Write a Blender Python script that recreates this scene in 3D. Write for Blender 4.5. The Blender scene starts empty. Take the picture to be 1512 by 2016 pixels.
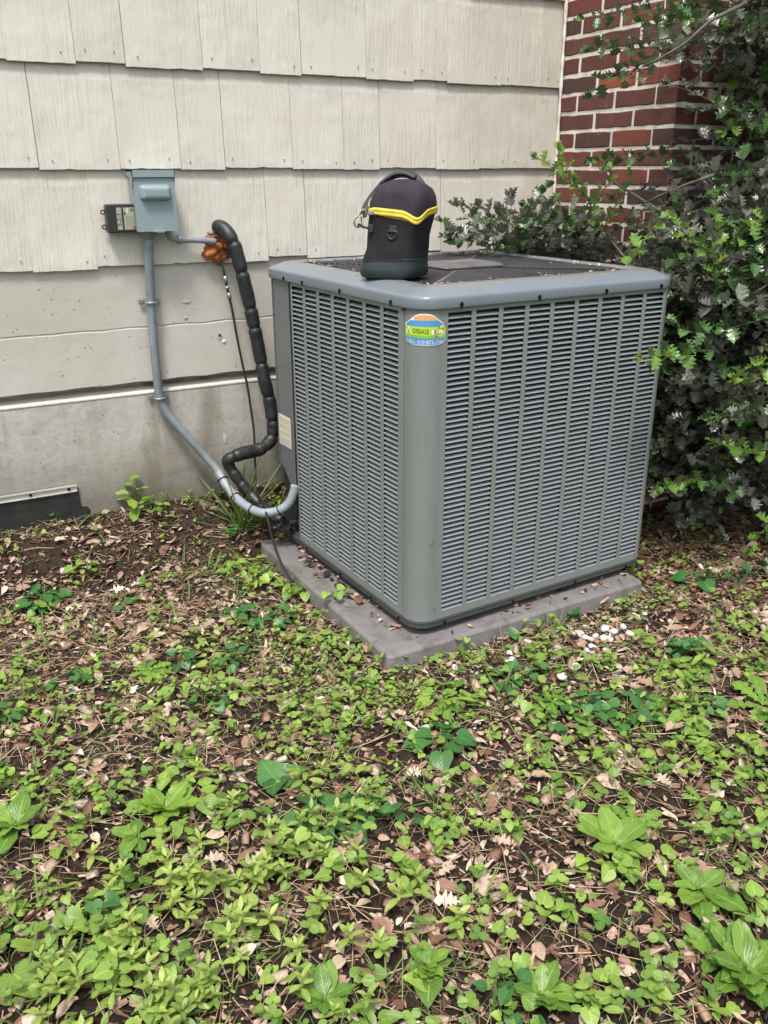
import bpy, bmesh, math, random
import numpy as np
from math import sin, cos, pi, radians, sqrt
from mathutils import Vector, Matrix
random.seed(7); RNG = np.random.default_rng(11)
SC = bpy.context.scene
COL = SC.collection

# ------------------------------------------------------------------ camera
CAMP = np.array([-0.48185, -3.07289, 1.27430])
CF = np.array([0.44546757, 0.81843155, -0.36294413])
CR = np.array([0.87796045, -0.47872925, -0.00194029])
CU = np.array([0.17533996, 0.31778625, 0.93180888])
FPX = 1712.35
cd = bpy.data.cameras.new('camera'); cam = bpy.data.objects.new('camera', cd); COL.objects.link(cam)
cd.sensor_fit = 'HORIZONTAL'; cd.sensor_width = 36; cd.lens = FPX / 1512 * 36
cd.clip_start = 0.02; cd.clip_end = 400
M = Matrix(((CR[0], CU[0], -CF[0], CAMP[0]), (CR[1], CU[1], -CF[1], CAMP[1]), (CR[2], CU[2], -CF[2], CAMP[2]), (0, 0, 0, 1)))
cam.matrix_world = M
SC.camera = cam
# ------------------------------------------------------------------ sky, sun, exposure
SUN_EL, SUN_AZ = 64.0, 232.0          # azimuth measured from +X counter-clockwise, where the sun stands
w = bpy.data.worlds.new('World'); SC.world = w; w.use_nodes = True
nt = w.node_tree; nt.nodes.clear()
out = nt.nodes.new('ShaderNodeOutputWorld'); bg = nt.nodes.new('ShaderNodeBackground')
sky = nt.nodes.new('ShaderNodeTexSky'); sky.sky_type = 'NISHITA'; sky.sun_disc = False
sky.sun_elevation = radians(SUN_EL); sky.sun_rotation = radians(90 - SUN_AZ)
sky.air_density = 1.0; sky.dust_density = 4.0; sky.ozone_density = 1.0
hs = nt.nodes.new('ShaderNodeHueSaturation'); hs.inputs['Saturation'].default_value = 0.38
nt.links.new(sky.outputs[0], hs.inputs['Color']); nt.links.new(hs.outputs[0], bg.inputs['Color'])
bg.inputs['Strength'].default_value = 0.10
nt.links.new(bg.outputs[0], out.inputs['Surface'])
sl = bpy.data.lights.new('sun', 'SUN'); sl.energy = 1.5; sl.angle = radians(11); sl.color = (1.0, 0.945, 0.85)
so = bpy.data.objects.new('sun', sl); COL.objects.link(so)
sd = Vector((cos(radians(SUN_EL)) * cos(radians(SUN_AZ)), cos(radians(SUN_EL)) * sin(radians(SUN_AZ)), sin(radians(SUN_EL))))
so.rotation_euler = sd.to_track_quat('Z', 'Y').to_euler()
SC.view_settings.view_transform = 'Standard'; SC.view_settings.look = 'None'
SC.view_settings.gamma = 1.0; SC.view_settings.exposure = 1.20
SC.render.film_transparent = False
try:
    SC.cycles.use_denoising = True; SC.cycles.max_bounces = 8; SC.cycles.transparent_max_bounces = 8
except Exception: pass

# ------------------------------------------------------------------ helpers
def ray(px, py): return CF + CR * (px - 756) / FPX - CU * (py - 1008) / FPX
def aty(px, py, y):
    d = ray(px, py); return tuple(CAMP + d * ((y - CAMP[1]) / d[1]))
def sstep(a, b, x):
    t = np.clip((x - a) / (b - a), 0, 1); return t * t * (3 - 2 * t)
def vn(x, y, s=1.0, seed=0):          # cheap smooth noise, -1..1
    x = np.asarray(x, float) * s; y = np.asarray(y, float) * s
    return (np.sin(x * 1.7 + y * 2.3 + seed) + np.sin(x * 3.1 - y * 1.9 + seed * 2.1 + 1.3) + np.sin(-x * 2.2 + y * 4.3 + seed * .7 + 4) + np.sin(x * 5.3 + y * 4.9 + seed * 3.1)) / 4
def ground_z(x, y):
    x = np.asarray(x, float); y = np.asarray(y, float)
    z = -0.046 + 0.181 * sstep(-0.30, 0.02, y) * (1 - 0.55 * sstep(0.9, 1.6, x))
    z = z + 0.012 * vn(x, y, 3.0, 1) * sstep(-0.02, -.3, y) * 1 + 0.006 * vn(x, y, 9, 5) + 0.003 * vn(x, y, 31, 8)
    z = z - 0.006
    return z
def atg(px, py):
    z = -0.06
    for _ in range(12):
        d = ray(px, py); q = CAMP + d * ((z - CAMP[2]) / d[2]); z = float(ground_z(q[0], q[1]))
    return float(q[0]), float(q[1]), z

def mesh(name, V, F, mat=None, parent=None, smooth=False, loc=None, link=True):
    me = bpy.data.meshes.new(name)
    me.from_pydata([tuple(map(float, v)) for v in V], [], [tuple(int(i) for i in f) for f in F]); me.update()
    if smooth: me.polygons.foreach_set('use_smooth', [True] * len(me.polygons))
    if mat:
        for m_ in (mat if isinstance(mat, (list, tuple)) else [mat]): me.materials.append(m_)
    if not link: return me
    return link_obj(name, me, parent, loc)
def link_obj(name, me, parent=None, loc=None, mtx=None):
    o = bpy.data.objects.new(name, me); COL.objects.link(o)
    if parent: o.parent = parent
    if loc is not None: o.location = loc
    if mtx is not None: o.matrix_local = mtx
    return o
def empty(name, loc=(0, 0, 0), rz=0):
    o = bpy.data.objects.new(name, None); COL.objects.link(o); o.location = loc; o.rotation_euler = (0, 0, rz); o.empty_display_size = .05
    return o
def tag(o, label=None, cat=None, group=None, kind=None):
    if label: o['label'] = label
    if cat: o['category'] = cat
    if group: o['group'] = group
    if kind: o['kind'] = kind
    return o

class MB:
    def __init__(s): s.V = []; s.F = []
    def add(s, V, F):
        n = len(s.V); s.V += [tuple(v) for v in V]; s.F += [tuple(i + n for i in f) for f in F]; return s
    def box(s, x0, x1, y0, y1, z0, z1, ch=0.0):
        if ch <= 0:
            V = [(x, y, z) for x in (x0, x1) for y in (y0, y1) for z in (z0, z1)]
            F = [(0, 1, 3, 2), (4, 6, 7, 5), (0, 4, 5, 1), (2, 3, 7, 6), (0, 2, 6, 4), (1, 5, 7, 3)]
            return s.add(V, F)
        V = []; idx = {}
        X = (x0, x1); Y = (y0, y1); Z = (z0, z1); c = ch
        for i in (0, 1):
            for j in (0, 1):
                for k in (0, 1):
                    sx = 1 if i == 0 else -1; sy = 1 if j == 0 else -1; sz = 1 if k == 0 else -1
                    idx[(i, j, k, 'x')] = len(V); V.append((X[i], Y[j] + sy * c, Z[k] + sz * c))
                    idx[(i, j, k, 'y')] = len(V); V.append((X[i] + sx * c, Y[j], Z[k] + sz * c))
                    idx[(i, j, k, 'z')] = len(V); V.append((X[i] + sx * c, Y[j] + sy * c, Z[k]))
        F = []
        for i in (0, 1):
            q = [idx[(i, 0, 0, 'x')], idx[(i, 0, 1, 'x')], idx[(i, 1, 1, 'x')], idx[(i, 1, 0, 'x')]]; F.append(q if i == 0 else q[::-1])
            q = [idx[(0, i, 0, 'y')], idx[(1, i, 0, 'y')], idx[(1, i, 1, 'y')], idx[(0, i, 1, 'y')]]; F.append(q if i == 0 else q[::-1])
            q = [idx[(0, 0, i, 'z')], idx[(0, 1, i, 'z')], idx[(1, 1, i, 'z')], idx[(1, 0, i, 'z')]]; F.append(q if i == 0 else q[::-1])
        for i in (0, 1):
            for j in (0, 1):
                fl = (i + j) % 2
                q = [idx[(i, j, 0, 'x')], idx[(i, j, 0, 'y')], idx[(i, j, 1, 'y')], idx[(i, j, 1, 'x')]]; F.append(q if not fl else q[::-1])
                q = [idx[(i, 0, j, 'x')], idx[(i, 1, j, 'x')], idx[(i, 1, j, 'z')], idx[(i, 0, j, 'z')]]; F.append(q if not fl else q[::-1])
                q = [idx[(0, i, j, 'y')], idx[(0, i, j, 'z')], idx[(1, i, j, 'z')], idx[(1, i, j, 'y')]]; F.append(q if not fl else q[::-1])
        for i in (0, 1):
            for j in (0, 1):
                for k in (0, 1):
                    q = [idx[(i, j, k, 'x')], idx[(i, j, k, 'y')], idx[(i, j, k, 'z')]]; F.append(q if (i + j + k) % 2 else q[::-1])
        return s.add(V, F)
    def tube(s, pts, r, n=10, closed=False, caps=True, squash=1.0):
        P = [Vector(p) for p in pts]; m = len(P)
        R = r if hasattr(r, '__len__') else [r] * m
        T = []
        for i in range(m):
            a = P[i - 1] if (i > 0 or closed) else P[i]; b = P[(i + 1) % m] if (i < m - 1 or closed) else P[i]
            T.append((b - a).normalized())
        up = Vector((0, 0, 1)) if abs(T[0].z) < .9 else Vector((0, 1, 0))
        N = (up - T[0] * up.dot(T[0])).normalized(); V = []
        for i in range(m):
            N = (N - T[i] * N.dot(T[i])).normalized(); B = T[i].cross(N)
            for k in range(n):
                a = 2 * pi * k / n; V.append(P[i] + (N * cos(a) * squash + B * sin(a)) * R[i])
        F = []
        for i in range(m if closed else m - 1):
            j = (i + 1) % m
            for k in range(n):
                F.append((i * n + k, i * n + (k + 1) % n, j * n + (k + 1) % n, j * n + k))
        if caps and not closed:
            F.append(tuple(range(n))[::-1]); F.append(tuple((m - 1) * n + k for k in range(n)))
        return s.add(V, F)
    def cyl(s, c, axis, r, h, n=12, r2=None):
        c = Vector(c); ax = Vector(axis).normalized(); return s.tube([c, c + ax * h], [r, r if r2 is None else r2], n)
    def loft(s, rings, capa=False, capb=False):
        n = len(rings[0]); V = [v for r in rings for v in r]; F = []
        for i in range(len(rings) - 1):
            for k in range(n):
                F.append((i * n + k, i * n + (k + 1) % n, (i + 1) * n + (k + 1) % n, (i + 1) * n + k))
        if capa: F.append(tuple(range(n))[::-1])
        if capb: F.append(tuple((len(rings) - 1) * n + k for k in range(n)))
        return s.add(V, F)
    def extr(s, poly, d):              # planar polygon (3D points) extruded by vector d
        n = len(poly); V = [tuple(p) for p in poly] + [tuple(Vector(p) + Vector(d)) for p in poly]
        F = [tuple(range(n))[::-1], tuple(range(n, 2 * n))] + [(i, (i + 1) % n, n + (i + 1) % n, n + i) for i in range(n)]
        return s.add(V, F)
    def build(s, name, mat=None, parent=None, smooth=False, loc=None, link=True):
        return mesh(name, s.V, s.F, mat, parent, smooth, loc, link)
def smooth_path(pts, k=6):
    P = [Vector(p) for p in pts]; out_ = []
    for i in range(len(P) - 1):
        p0 = P[max(i - 1, 0)]; p1 = P[i]; p2 = P[i + 1]; p3 = P[min(i + 2, len(P) - 1)]
        for j in range(k):
            t = j / k
            out_.append(.5 * ((2 * p1) + (p2 - p0) * t + (2 * p0 - 5 * p1 + 4 * p2 - p3) * t * t + (-p0 + 3 * p1 - 3 * p2 + p3) * t ** 3))
    out_.append(P[-1]); return out_
def resample(pts, step):
    P = [Vector(p) for p in pts]; L = [0]
    for i in range(1, len(P)): L.append(L[-1] + (P[i] - P[i - 1]).length)
    n = max(2, int(L[-1] / step) + 1); o = []; j = 0
    for i in range(n):
        d = L[-1] * i / (n - 1)
        while j < len(P) - 2 and L[j + 1] < d: j += 1
        t = (d - L[j]) / max(1e-9, L[j + 1] - L[j]); o.append(P[j].lerp(P[j + 1], t))
    return o

# ------------------------------------------------------------------ materials
def newmat(name):
    m = bpy.data.materials.new(name); m.use_nodes = True; n = m.node_tree; n.nodes.clear()
    o = n.nodes.new('ShaderNodeOutputMaterial'); b = n.nodes.new('ShaderNodeBsdfPrincipled')
    n.links.new(b.outputs[0], o.inputs[0]); return m, n, b, o
def N(n, t, **k):
    x = n.nodes.new(t)
    for a, v in k.items():
        if a in x.inputs: x.inputs[a].default_value = v
        else: setattr(x, a, v)
    return x
def ramp(n, stops, interp='LINEAR'):
    r = n.nodes.new('ShaderNodeValToRGB'); e = r.color_ramp.elements; r.color_ramp.interpolation = interp
    while len(e) < len(stops): e.new(.5)
    for i, (p_, c_) in enumerate(stops): e[i].position = p_; e[i].color = (*c_, 1) if len(c_) == 3 else c_
    return r
def mixc(n, fac, a, b, mode='MIX'):
    m = n.nodes.new('ShaderNodeMix'); m.data_type = 'RGBA'; m.blend_type = mode
    for k, v in ((0, fac), (6, a), (7, b)):
        if isinstance(v, bpy.types.NodeSocket): n.links.new(v, m.inputs[k])
        else: m.inputs[k].default_value = v if not isinstance(v, tuple) else (*v, 1)
    return m.outputs[2]
def maprange(n, v, a, b, c=0., d=1.):
    m = n.nodes.new('ShaderNodeMapRange'); n.links.new(v, m.inputs[0])
    for i, x in enumerate((a, b, c, d)): m.inputs[1 + i].default_value = x
    return m.outputs[0]
def math_(n, op, a, b=None):
    m = n.nodes.new('ShaderNodeMath'); m.operation = op
    for i, v in enumerate((a, b)):
        if v is None: continue
        if isinstance(v, bpy.types.NodeSocket): n.links.new(v, m.inputs[i])
        else: m.inputs[i].default_value = v
    return m.outputs[0]
def bump(n, b, h, strength=.3, dist=.002, prev=None):
    x = n.nodes.new('ShaderNodeBump'); x.inputs['Strength'].default_value = strength; x.inputs['Distance'].default_value = dist
    n.links.new(h, x.inputs['Height'])
    if prev: n.links.new(prev, x.inputs['Normal'])
    n.links.new(x.outputs[0], b.inputs['Normal']); return x.outputs[0]
def noise(n, vec, scale, detail=4, rough=.55, dist=0.):
    x = N(n, 'ShaderNodeTexNoise'); x.inputs['Scale'].default_value = scale; x.inputs['Detail'].default_value = detail
    x.inputs['Roughness'].default_value = rough; x.inputs['Distortion'].default_value = dist
    if vec is not None: n.links.new(vec, x.inputs['Vector'])
    return x.outputs[0]
def pos(n, scale=(1, 1, 1), rnd=0.):
    g = n.nodes.new('ShaderNodeNewGeometry'); mp = n.nodes.new('ShaderNodeMapping'); mp.inputs['Scale'].default_value = scale
    v = g.outputs['Position']
    if rnd:
        oi = n.nodes.new('ShaderNodeObjectInfo'); a = n.nodes.new('ShaderNodeVectorMath'); a.operation = 'ADD'
        n.links.new(v, a.inputs[0]); n.links.new(math_(n, 'MULTIPLY', oi.outputs['Random'], rnd), a.inputs[1]); v = a.outputs[0]
    n.links.new(v, mp.inputs[0]); return mp.outputs[0]
def simple(name, col, rough=.5, metal=0., var=.12, vscale=14, bscale=300, bstr=.08, spec=.5, coat=0.):
    m, n, b, o = newmat(name)
    p = pos(n); f = noise(n, p, vscale, 5)
    c1 = tuple(x * (1 - var) for x in col); c2 = tuple(min(1, x * (1 + var)) for x in col)
    r = ramp(n, [(.3, c1), (.7, c2)]); n.links.new(f, r.inputs[0]); n.links.new(r.outputs[0], b.inputs['Base Color'])
    n.links.new(maprange(n, noise(n, p, vscale * 3, 4), .3, .7, rough * .85, min(1, rough * 1.15)), b.inputs['Roughness'])
    b.inputs['Metallic'].default_value = metal; b.inputs['Specular IOR Level'].default_value = spec
    if coat: b.inputs['Coat Weight'].default_value = coat
    if bstr: bump(n, b, noise(n, p, bscale, 3), bstr, .001)
    return m

def m_shingle():
    m, n, b, o = newmat('painted_shingle')
    pg = pos(n, (1, 1, .035), 13.); po = pos(n, (1, 1, 1), 7.)
    g1 = noise(n, pg, 120, 5, .6); g2 = noise(n, pg, 330, 4, .6); big = noise(n, po, 3.2, 5); mid = noise(n, po, 22, 5, .65)
    oi = n.nodes.new('ShaderNodeObjectInfo')
    c = mixc(n, maprange(n, big, .35, .65), (.555, .53, .475), (.64, .618, .565))
    c = mixc(n, math_(n, 'MULTIPLY', oi.outputs['Random'], .35), c, (.575, .545, .485))
    c = mixc(n, maprange(n, mid, .58, .75, 0, .30), c, (.50, .455, .37))
    c = mixc(n, maprange(n, g1, .54, .70, 0, .26), c, (.43, .40, .345))
    # browner tone growing towards the brick return, mottled by noise
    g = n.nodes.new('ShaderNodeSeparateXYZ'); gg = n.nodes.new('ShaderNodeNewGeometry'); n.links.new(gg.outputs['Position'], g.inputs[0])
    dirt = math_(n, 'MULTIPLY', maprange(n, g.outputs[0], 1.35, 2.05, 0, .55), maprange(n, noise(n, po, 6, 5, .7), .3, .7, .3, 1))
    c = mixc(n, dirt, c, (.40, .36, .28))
    spots = N(n, 'ShaderNodeTexVoronoi', Scale=34.); n.links.new(po, spots.inputs['Vector'])
    c = mixc(n, maprange(n, spots.outputs['Distance'], .045, .03, 0, .5), c, (.22, .18, .13))
    n.links.new(c, b.inputs['Base Color']); b.inputs['Roughness'].default_value = .62; b.inputs['Specular IOR Level'].default_value = .35
    st = maprange(n, noise(n, po, 5, 3), .4, .6, .35, 1.)
    h = math_(n, 'ADD', math_(n, 'MULTIPLY', g1, 1.0), math_(n, 'MULTIPLY', g2, .45)); h = math_(n, 'MULTIPLY', h, st)
    nb = bump(n, b, h, 1.0, .0042)
    bump(n, b, noise(n, po, 90, 4, .6), .22, .0015, nb)
    return m
def m_foundation(painted):
    m, n, b, o = newmat('painted_concrete' if painted else 'raw_concrete')
    p = pos(n); big = noise(n, p, 1.7, 6, .6); mid = noise(n, p, 9, 6, .65); ps = pos(n, (6, 6, 1.1)); streak = noise(n, ps, 1.2, 5, .6)
    if painted:
        c = mixc(n, maprange(n, big, .35, .65), (.46, .435, .39), (.53, .51, .475))
        c = mixc(n, maprange(n, mid, .5, .75, 0, .22), c, (.40, .36, .30))
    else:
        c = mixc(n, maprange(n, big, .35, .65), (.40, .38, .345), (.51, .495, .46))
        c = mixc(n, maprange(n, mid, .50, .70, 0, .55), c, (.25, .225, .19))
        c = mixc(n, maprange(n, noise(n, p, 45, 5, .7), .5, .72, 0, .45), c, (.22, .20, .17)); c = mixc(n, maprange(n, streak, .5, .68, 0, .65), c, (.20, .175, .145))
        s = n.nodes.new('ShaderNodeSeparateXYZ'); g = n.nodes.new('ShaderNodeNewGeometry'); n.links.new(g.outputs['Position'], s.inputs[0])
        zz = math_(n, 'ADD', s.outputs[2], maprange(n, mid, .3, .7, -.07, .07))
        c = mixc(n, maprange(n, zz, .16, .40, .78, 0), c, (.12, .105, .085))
    vo = N(n, 'ShaderNodeTexVoronoi', Scale=46.); n.links.new(p, vo.inputs['Vector']); rr = noise(n, p, 12, 2)
    pit = math_(n, 'MULTIPLY', maprange(n, vo.outputs['Distance'], .16, .10), maprange(n, rr, .52, .56))
    c = mixc(n, math_(n, 'MULTIPLY', pit, .8), c, (.13, .11, .09))
    n.links.new(c, b.inputs['Base Color']); b.inputs['Roughness'].default_value = .8; b.inputs['Specular IOR Level'].default_value = .25
    h = math_(n, 'SUBTRACT', noise(n, p, 60, 6, .6), pit)
    nb = bump(n, b, h, .5 if not painted else .3, .003); bump(n, b, noise(n, p, 7, 4), .3, .01, nb)
    return m
def m_brick():
    m, n, b, o = newmat('fired_brick'); oi = n.nodes.new('ShaderNodeObjectInfo'); p = pos(n, rnd=9.)
    r = ramp(n, [(0, (.125, .048, .040)), (.3, (.175, .057, .043)), (.5, (.135, .053, .045)), (.68, (.080, .045, .043)), (.82, (.215, .064, .044)), (.94, (.32, .085, .045))], 'CONSTANT')
    n.links.new(oi.outputs['Random'], r.inputs[0])
    c = mixc(n, maprange(n, noise(n, p, 26, 6, .65), .4, .7, 0, .65), r.outputs[0], (.085, .042, .036))
    c = mixc(n, maprange(n, noise(n, p, 11, 4), .62, .72, 0, .5), c, (.30, .12, .08))
    c = mixc(n, maprange(n, noise(n, p, 60, 5, .7), .66, .76, 0, .5), c, (.42, .36, .30))
    n.links.new(c, b.inputs['Base Color']); b.inputs['Roughness'].default_value = .72; b.inputs['Specular IOR Level'].default_value = .3
    nb = bump(n, b, noise(n, p, 170, 5, .65), .5, .002); bump(n, b, noise(n, p, 35, 4), .4, .004, nb)
    return m
def leafmat(name, c0, c1, trans=.3, rough=.38, vein=.4, spec=.5, under=None, backdark=.75):
    m, n, b, o = newmat(name)
    at = n.nodes.new('ShaderNodeAttribute'); at.attribute_name = 'tint'
    uv = n.nodes.new('ShaderNodeUVMap'); s = n.nodes.new('ShaderNodeSeparateXYZ'); n.links.new(uv.outputs[0], s.inputs[0])
    oi = n.nodes.new('ShaderNodeObjectInfo')
    f = math_(n, 'ADD', math_(n, 'MULTIPLY', at.outputs['Fac'], .8), math_(n, 'MULTIPLY', oi.outputs['Random'], .2))
    c = mixc(n, f, c0, c1)
    au = math_(n, 'ABSOLUTE', math_(n, 'SUBTRACT', s.outputs[0], .5))
    lite = tuple(min(1, x * 1.7 + .03) for x in c1)
    c = mixc(n, maprange(n, au, .035, .012, 0, vein), c, lite)
    # side veins run out and forward from the midrib
    sv = math_(n, 'SINE', math_(n, 'MULTIPLY', math_(n, 'SUBTRACT', s.outputs[1], math_(n, 'MULTIPLY', au, .9)), 42.))
    c = mixc(n, maprange(n, sv, .75, 1., 0, vein * .45), c, lite)
    p = pos(n); c = mixc(n, maprange(n, noise(n, p, 55, 4), .5, .75, 0, .35), c, tuple(x * .55 for x in c0))
    c = mixc(n, maprange(n, noise(n, p, 160, 3), .70, .74, 0, .5), c, (.16, .11, .04))
    g = n.nodes.new('ShaderNodeNewGeometry')
    if under is not None: c = mixc(n, g.outputs['Backfacing'], c, under)
    n.links.new(c, b.inputs['Base Color']); b.inputs['Roughness'].default_value = rough; b.inputs['Specular IOR Level'].default_value = spec
    bump(n, b, sv, .25, .0006)
    t = n.nodes.new('ShaderNodeBsdfTranslucent'); n.links.new(mixc(n, .25, c, lite), t.inputs[0])
    mx = n.nodes.new('ShaderNodeMixShader'); mx.inputs[0].default_value = trans
    n.links.new(b.outputs[0], mx.inputs[1]); n.links.new(t.outputs[0], mx.inputs[2]); n.links.new(mx.outputs[0], o.inputs[0])
    return m
def tintmat(name, stops, rough=.8, trans=0., spec=.2, bstr=.4):
    m, n, b, o = newmat(name); at = n.nodes.new('ShaderNodeAttribute'); at.attribute_name = 'tint'
    oi = n.nodes.new('ShaderNodeObjectInfo'); f = math_(n, 'FRACT', math_(n, 'ADD', at.outputs['Fac'], math_(n, 'MULTIPLY', oi.outputs['Random'], .37)))
    r = ramp(n, stops); n.links.new(f, r.inputs[0]); p = pos(n)
    c = mixc(n, maprange(n, noise(n, p, 70, 5, .65), .45, .72, 0, .45), r.outputs[0], (.06, .04, .03))
    n.links.new(c, b.inputs['Base Color']); b.inputs['Roughness'].default_value = rough; b.inputs['Specular IOR Level'].default_value = spec
    bump(n, b, noise(n, p, 240, 4), bstr, .001)
    if trans:
        t = n.nodes.new('ShaderNodeBsdfTranslucent'); n.links.new(c, t.inputs[0]); mx = n.nodes.new('ShaderNodeMixShader'); mx.inputs[0].default_value = trans
        n.links.new(b.outputs[0], mx.inputs[1]); n.links.new(t.outputs[0], mx.inputs[2]); n.links.new(mx.outputs[0], o.inputs[0])
    return m
def m_ground():
    m, n, b, o = newmat('mulched_soil'); p = pos(n)
    a = noise(n, p, 35, 8, .7); c_ = noise(n, p, 140, 6, .7)
    r = ramp(n, [(.25, (.022, .017, .014)), (.45, (.055, .040, .031)), (.6, (.12, .082, .06)), (.78, (.22, .16, .12))]); n.links.new(c_, r.inputs[0])
    c = mixc(n, maprange(n, a, .4, .62, 0, .8), r.outputs[0], (.026, .019, .015))
    s = n.nodes.new('ShaderNodeSeparateXYZ'); g = n.nodes.new('ShaderNodeNewGeometry'); n.links.new(g.outputs['Position'], s.inputs[0])
    far = math_(n, 'ADD', s.outputs[1], maprange(n, noise(n, p, 1.5, 4), .3, .7, -.4, .4))
    lawn = mixc(n, noise(n, p, 60, 6, .7), (.035, .06, .018), (.11, .15, .045))
    c = mixc(n, maprange(n, far, -2.6, -3.2), c, lawn)
    n.links.new(c, b.inputs['Base Color']); b.inputs['Roughness'].default_value = .95; b.inputs['Specular IOR Level'].default_value = .15
    nb = bump(n, b, c_, .9, .006); bump(n, b, a, .8, .012, nb); return m
def m_metal(name, col, rough=.33, dirt=.35, dust=False):
    m, n, b, o = newmat(name); p = pos(n); 
    f = noise(n, p, 5, 5); c = mixc(n, f, tuple(x * .93 for x in col), tuple(x * 1.06 for x in col))
    ps = pos(n, (1, 1, .12)); c = mixc(n, maprange(n, noise(n, ps, 30, 5, .7), .55, .8, 0, dirt * .5), c, (.14, .13, .10))
    vo = N(n, 'ShaderNodeTexVoronoi', Scale=60.); n.links.new(p, vo.inputs['Vector'])
    sp = math_(n, 'MULTIPLY', maprange(n, vo.outputs['Distance'], .10, .07), maprange(n, noise(n, p, 17, 2), .56, .6)); 
    c = mixc(n, math_(n, 'MULTIPLY', sp, .55), c, (.42, .42, .36))
    rg = maprange(n, noise(n, p, 25, 5), .3, .7, rough * .8, rough * 1.3)
    if dust:
        g = n.nodes.new('ShaderNodeNewGeometry'); s = n.nodes.new('ShaderNodeSeparateXYZ'); n.links.new(g.outputs['Normal'], s.inputs[0])
        k = math_(n, 'MULTIPLY', maprange(n, s.outputs[2], .93, 1.0), maprange(n, noise(n, p, 9, 5, .65), .3, .62, .1, .7))
        c = mixc(n, k, c, (.20, .165, .13)); rg = math_(n, 'ADD', rg, math_(n, 'MULTIPLY', k, .3))
    n.links.new(c, b.inputs['Base Color']); n.links.new(rg, b.inputs['Roughness']); b.inputs['Specular IOR Level'].default_value = .5
    bump(n, b, noise(n, p, 700, 2), .05, .0005); return m
def m_pad():
    m, n, b, o = newmat('pad_plastic'); p = pos(n)
    c = mixc(n, noise(n, p, 7, 6, .6), (.155, .150, .155), (.225, .218, .224))
    c = mixc(n, maprange(n, noise(n, p, 14, 6, .7), .46, .66, 0, .65), c, (.085, .065, .048))
    n.links.new(c, b.inputs['Base Color']); b.inputs['Roughness'].default_value = .5; bump(n, b, noise(n, p, 120, 5), .15, .001); return m
def m_foam():
    m, n, b, o = newmat('orange_foam'); p = pos(n)
    c = mixc(n, maprange(n, noise(n, p, 28, 5, .7), .35, .62), (.075, .022, .010), (.46, .135, .030))
    c = mixc(n, maprange(n, noise(n, p, 75, 4), .58, .7, 0, .8), c, (.62, .26, .09))
    n.links.new(c, b.inputs['Base Color']); b.inputs['Roughness'].default_value = .6; bump(n, b, noise(n, p, 150, 5), .6, .003); return m

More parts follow.
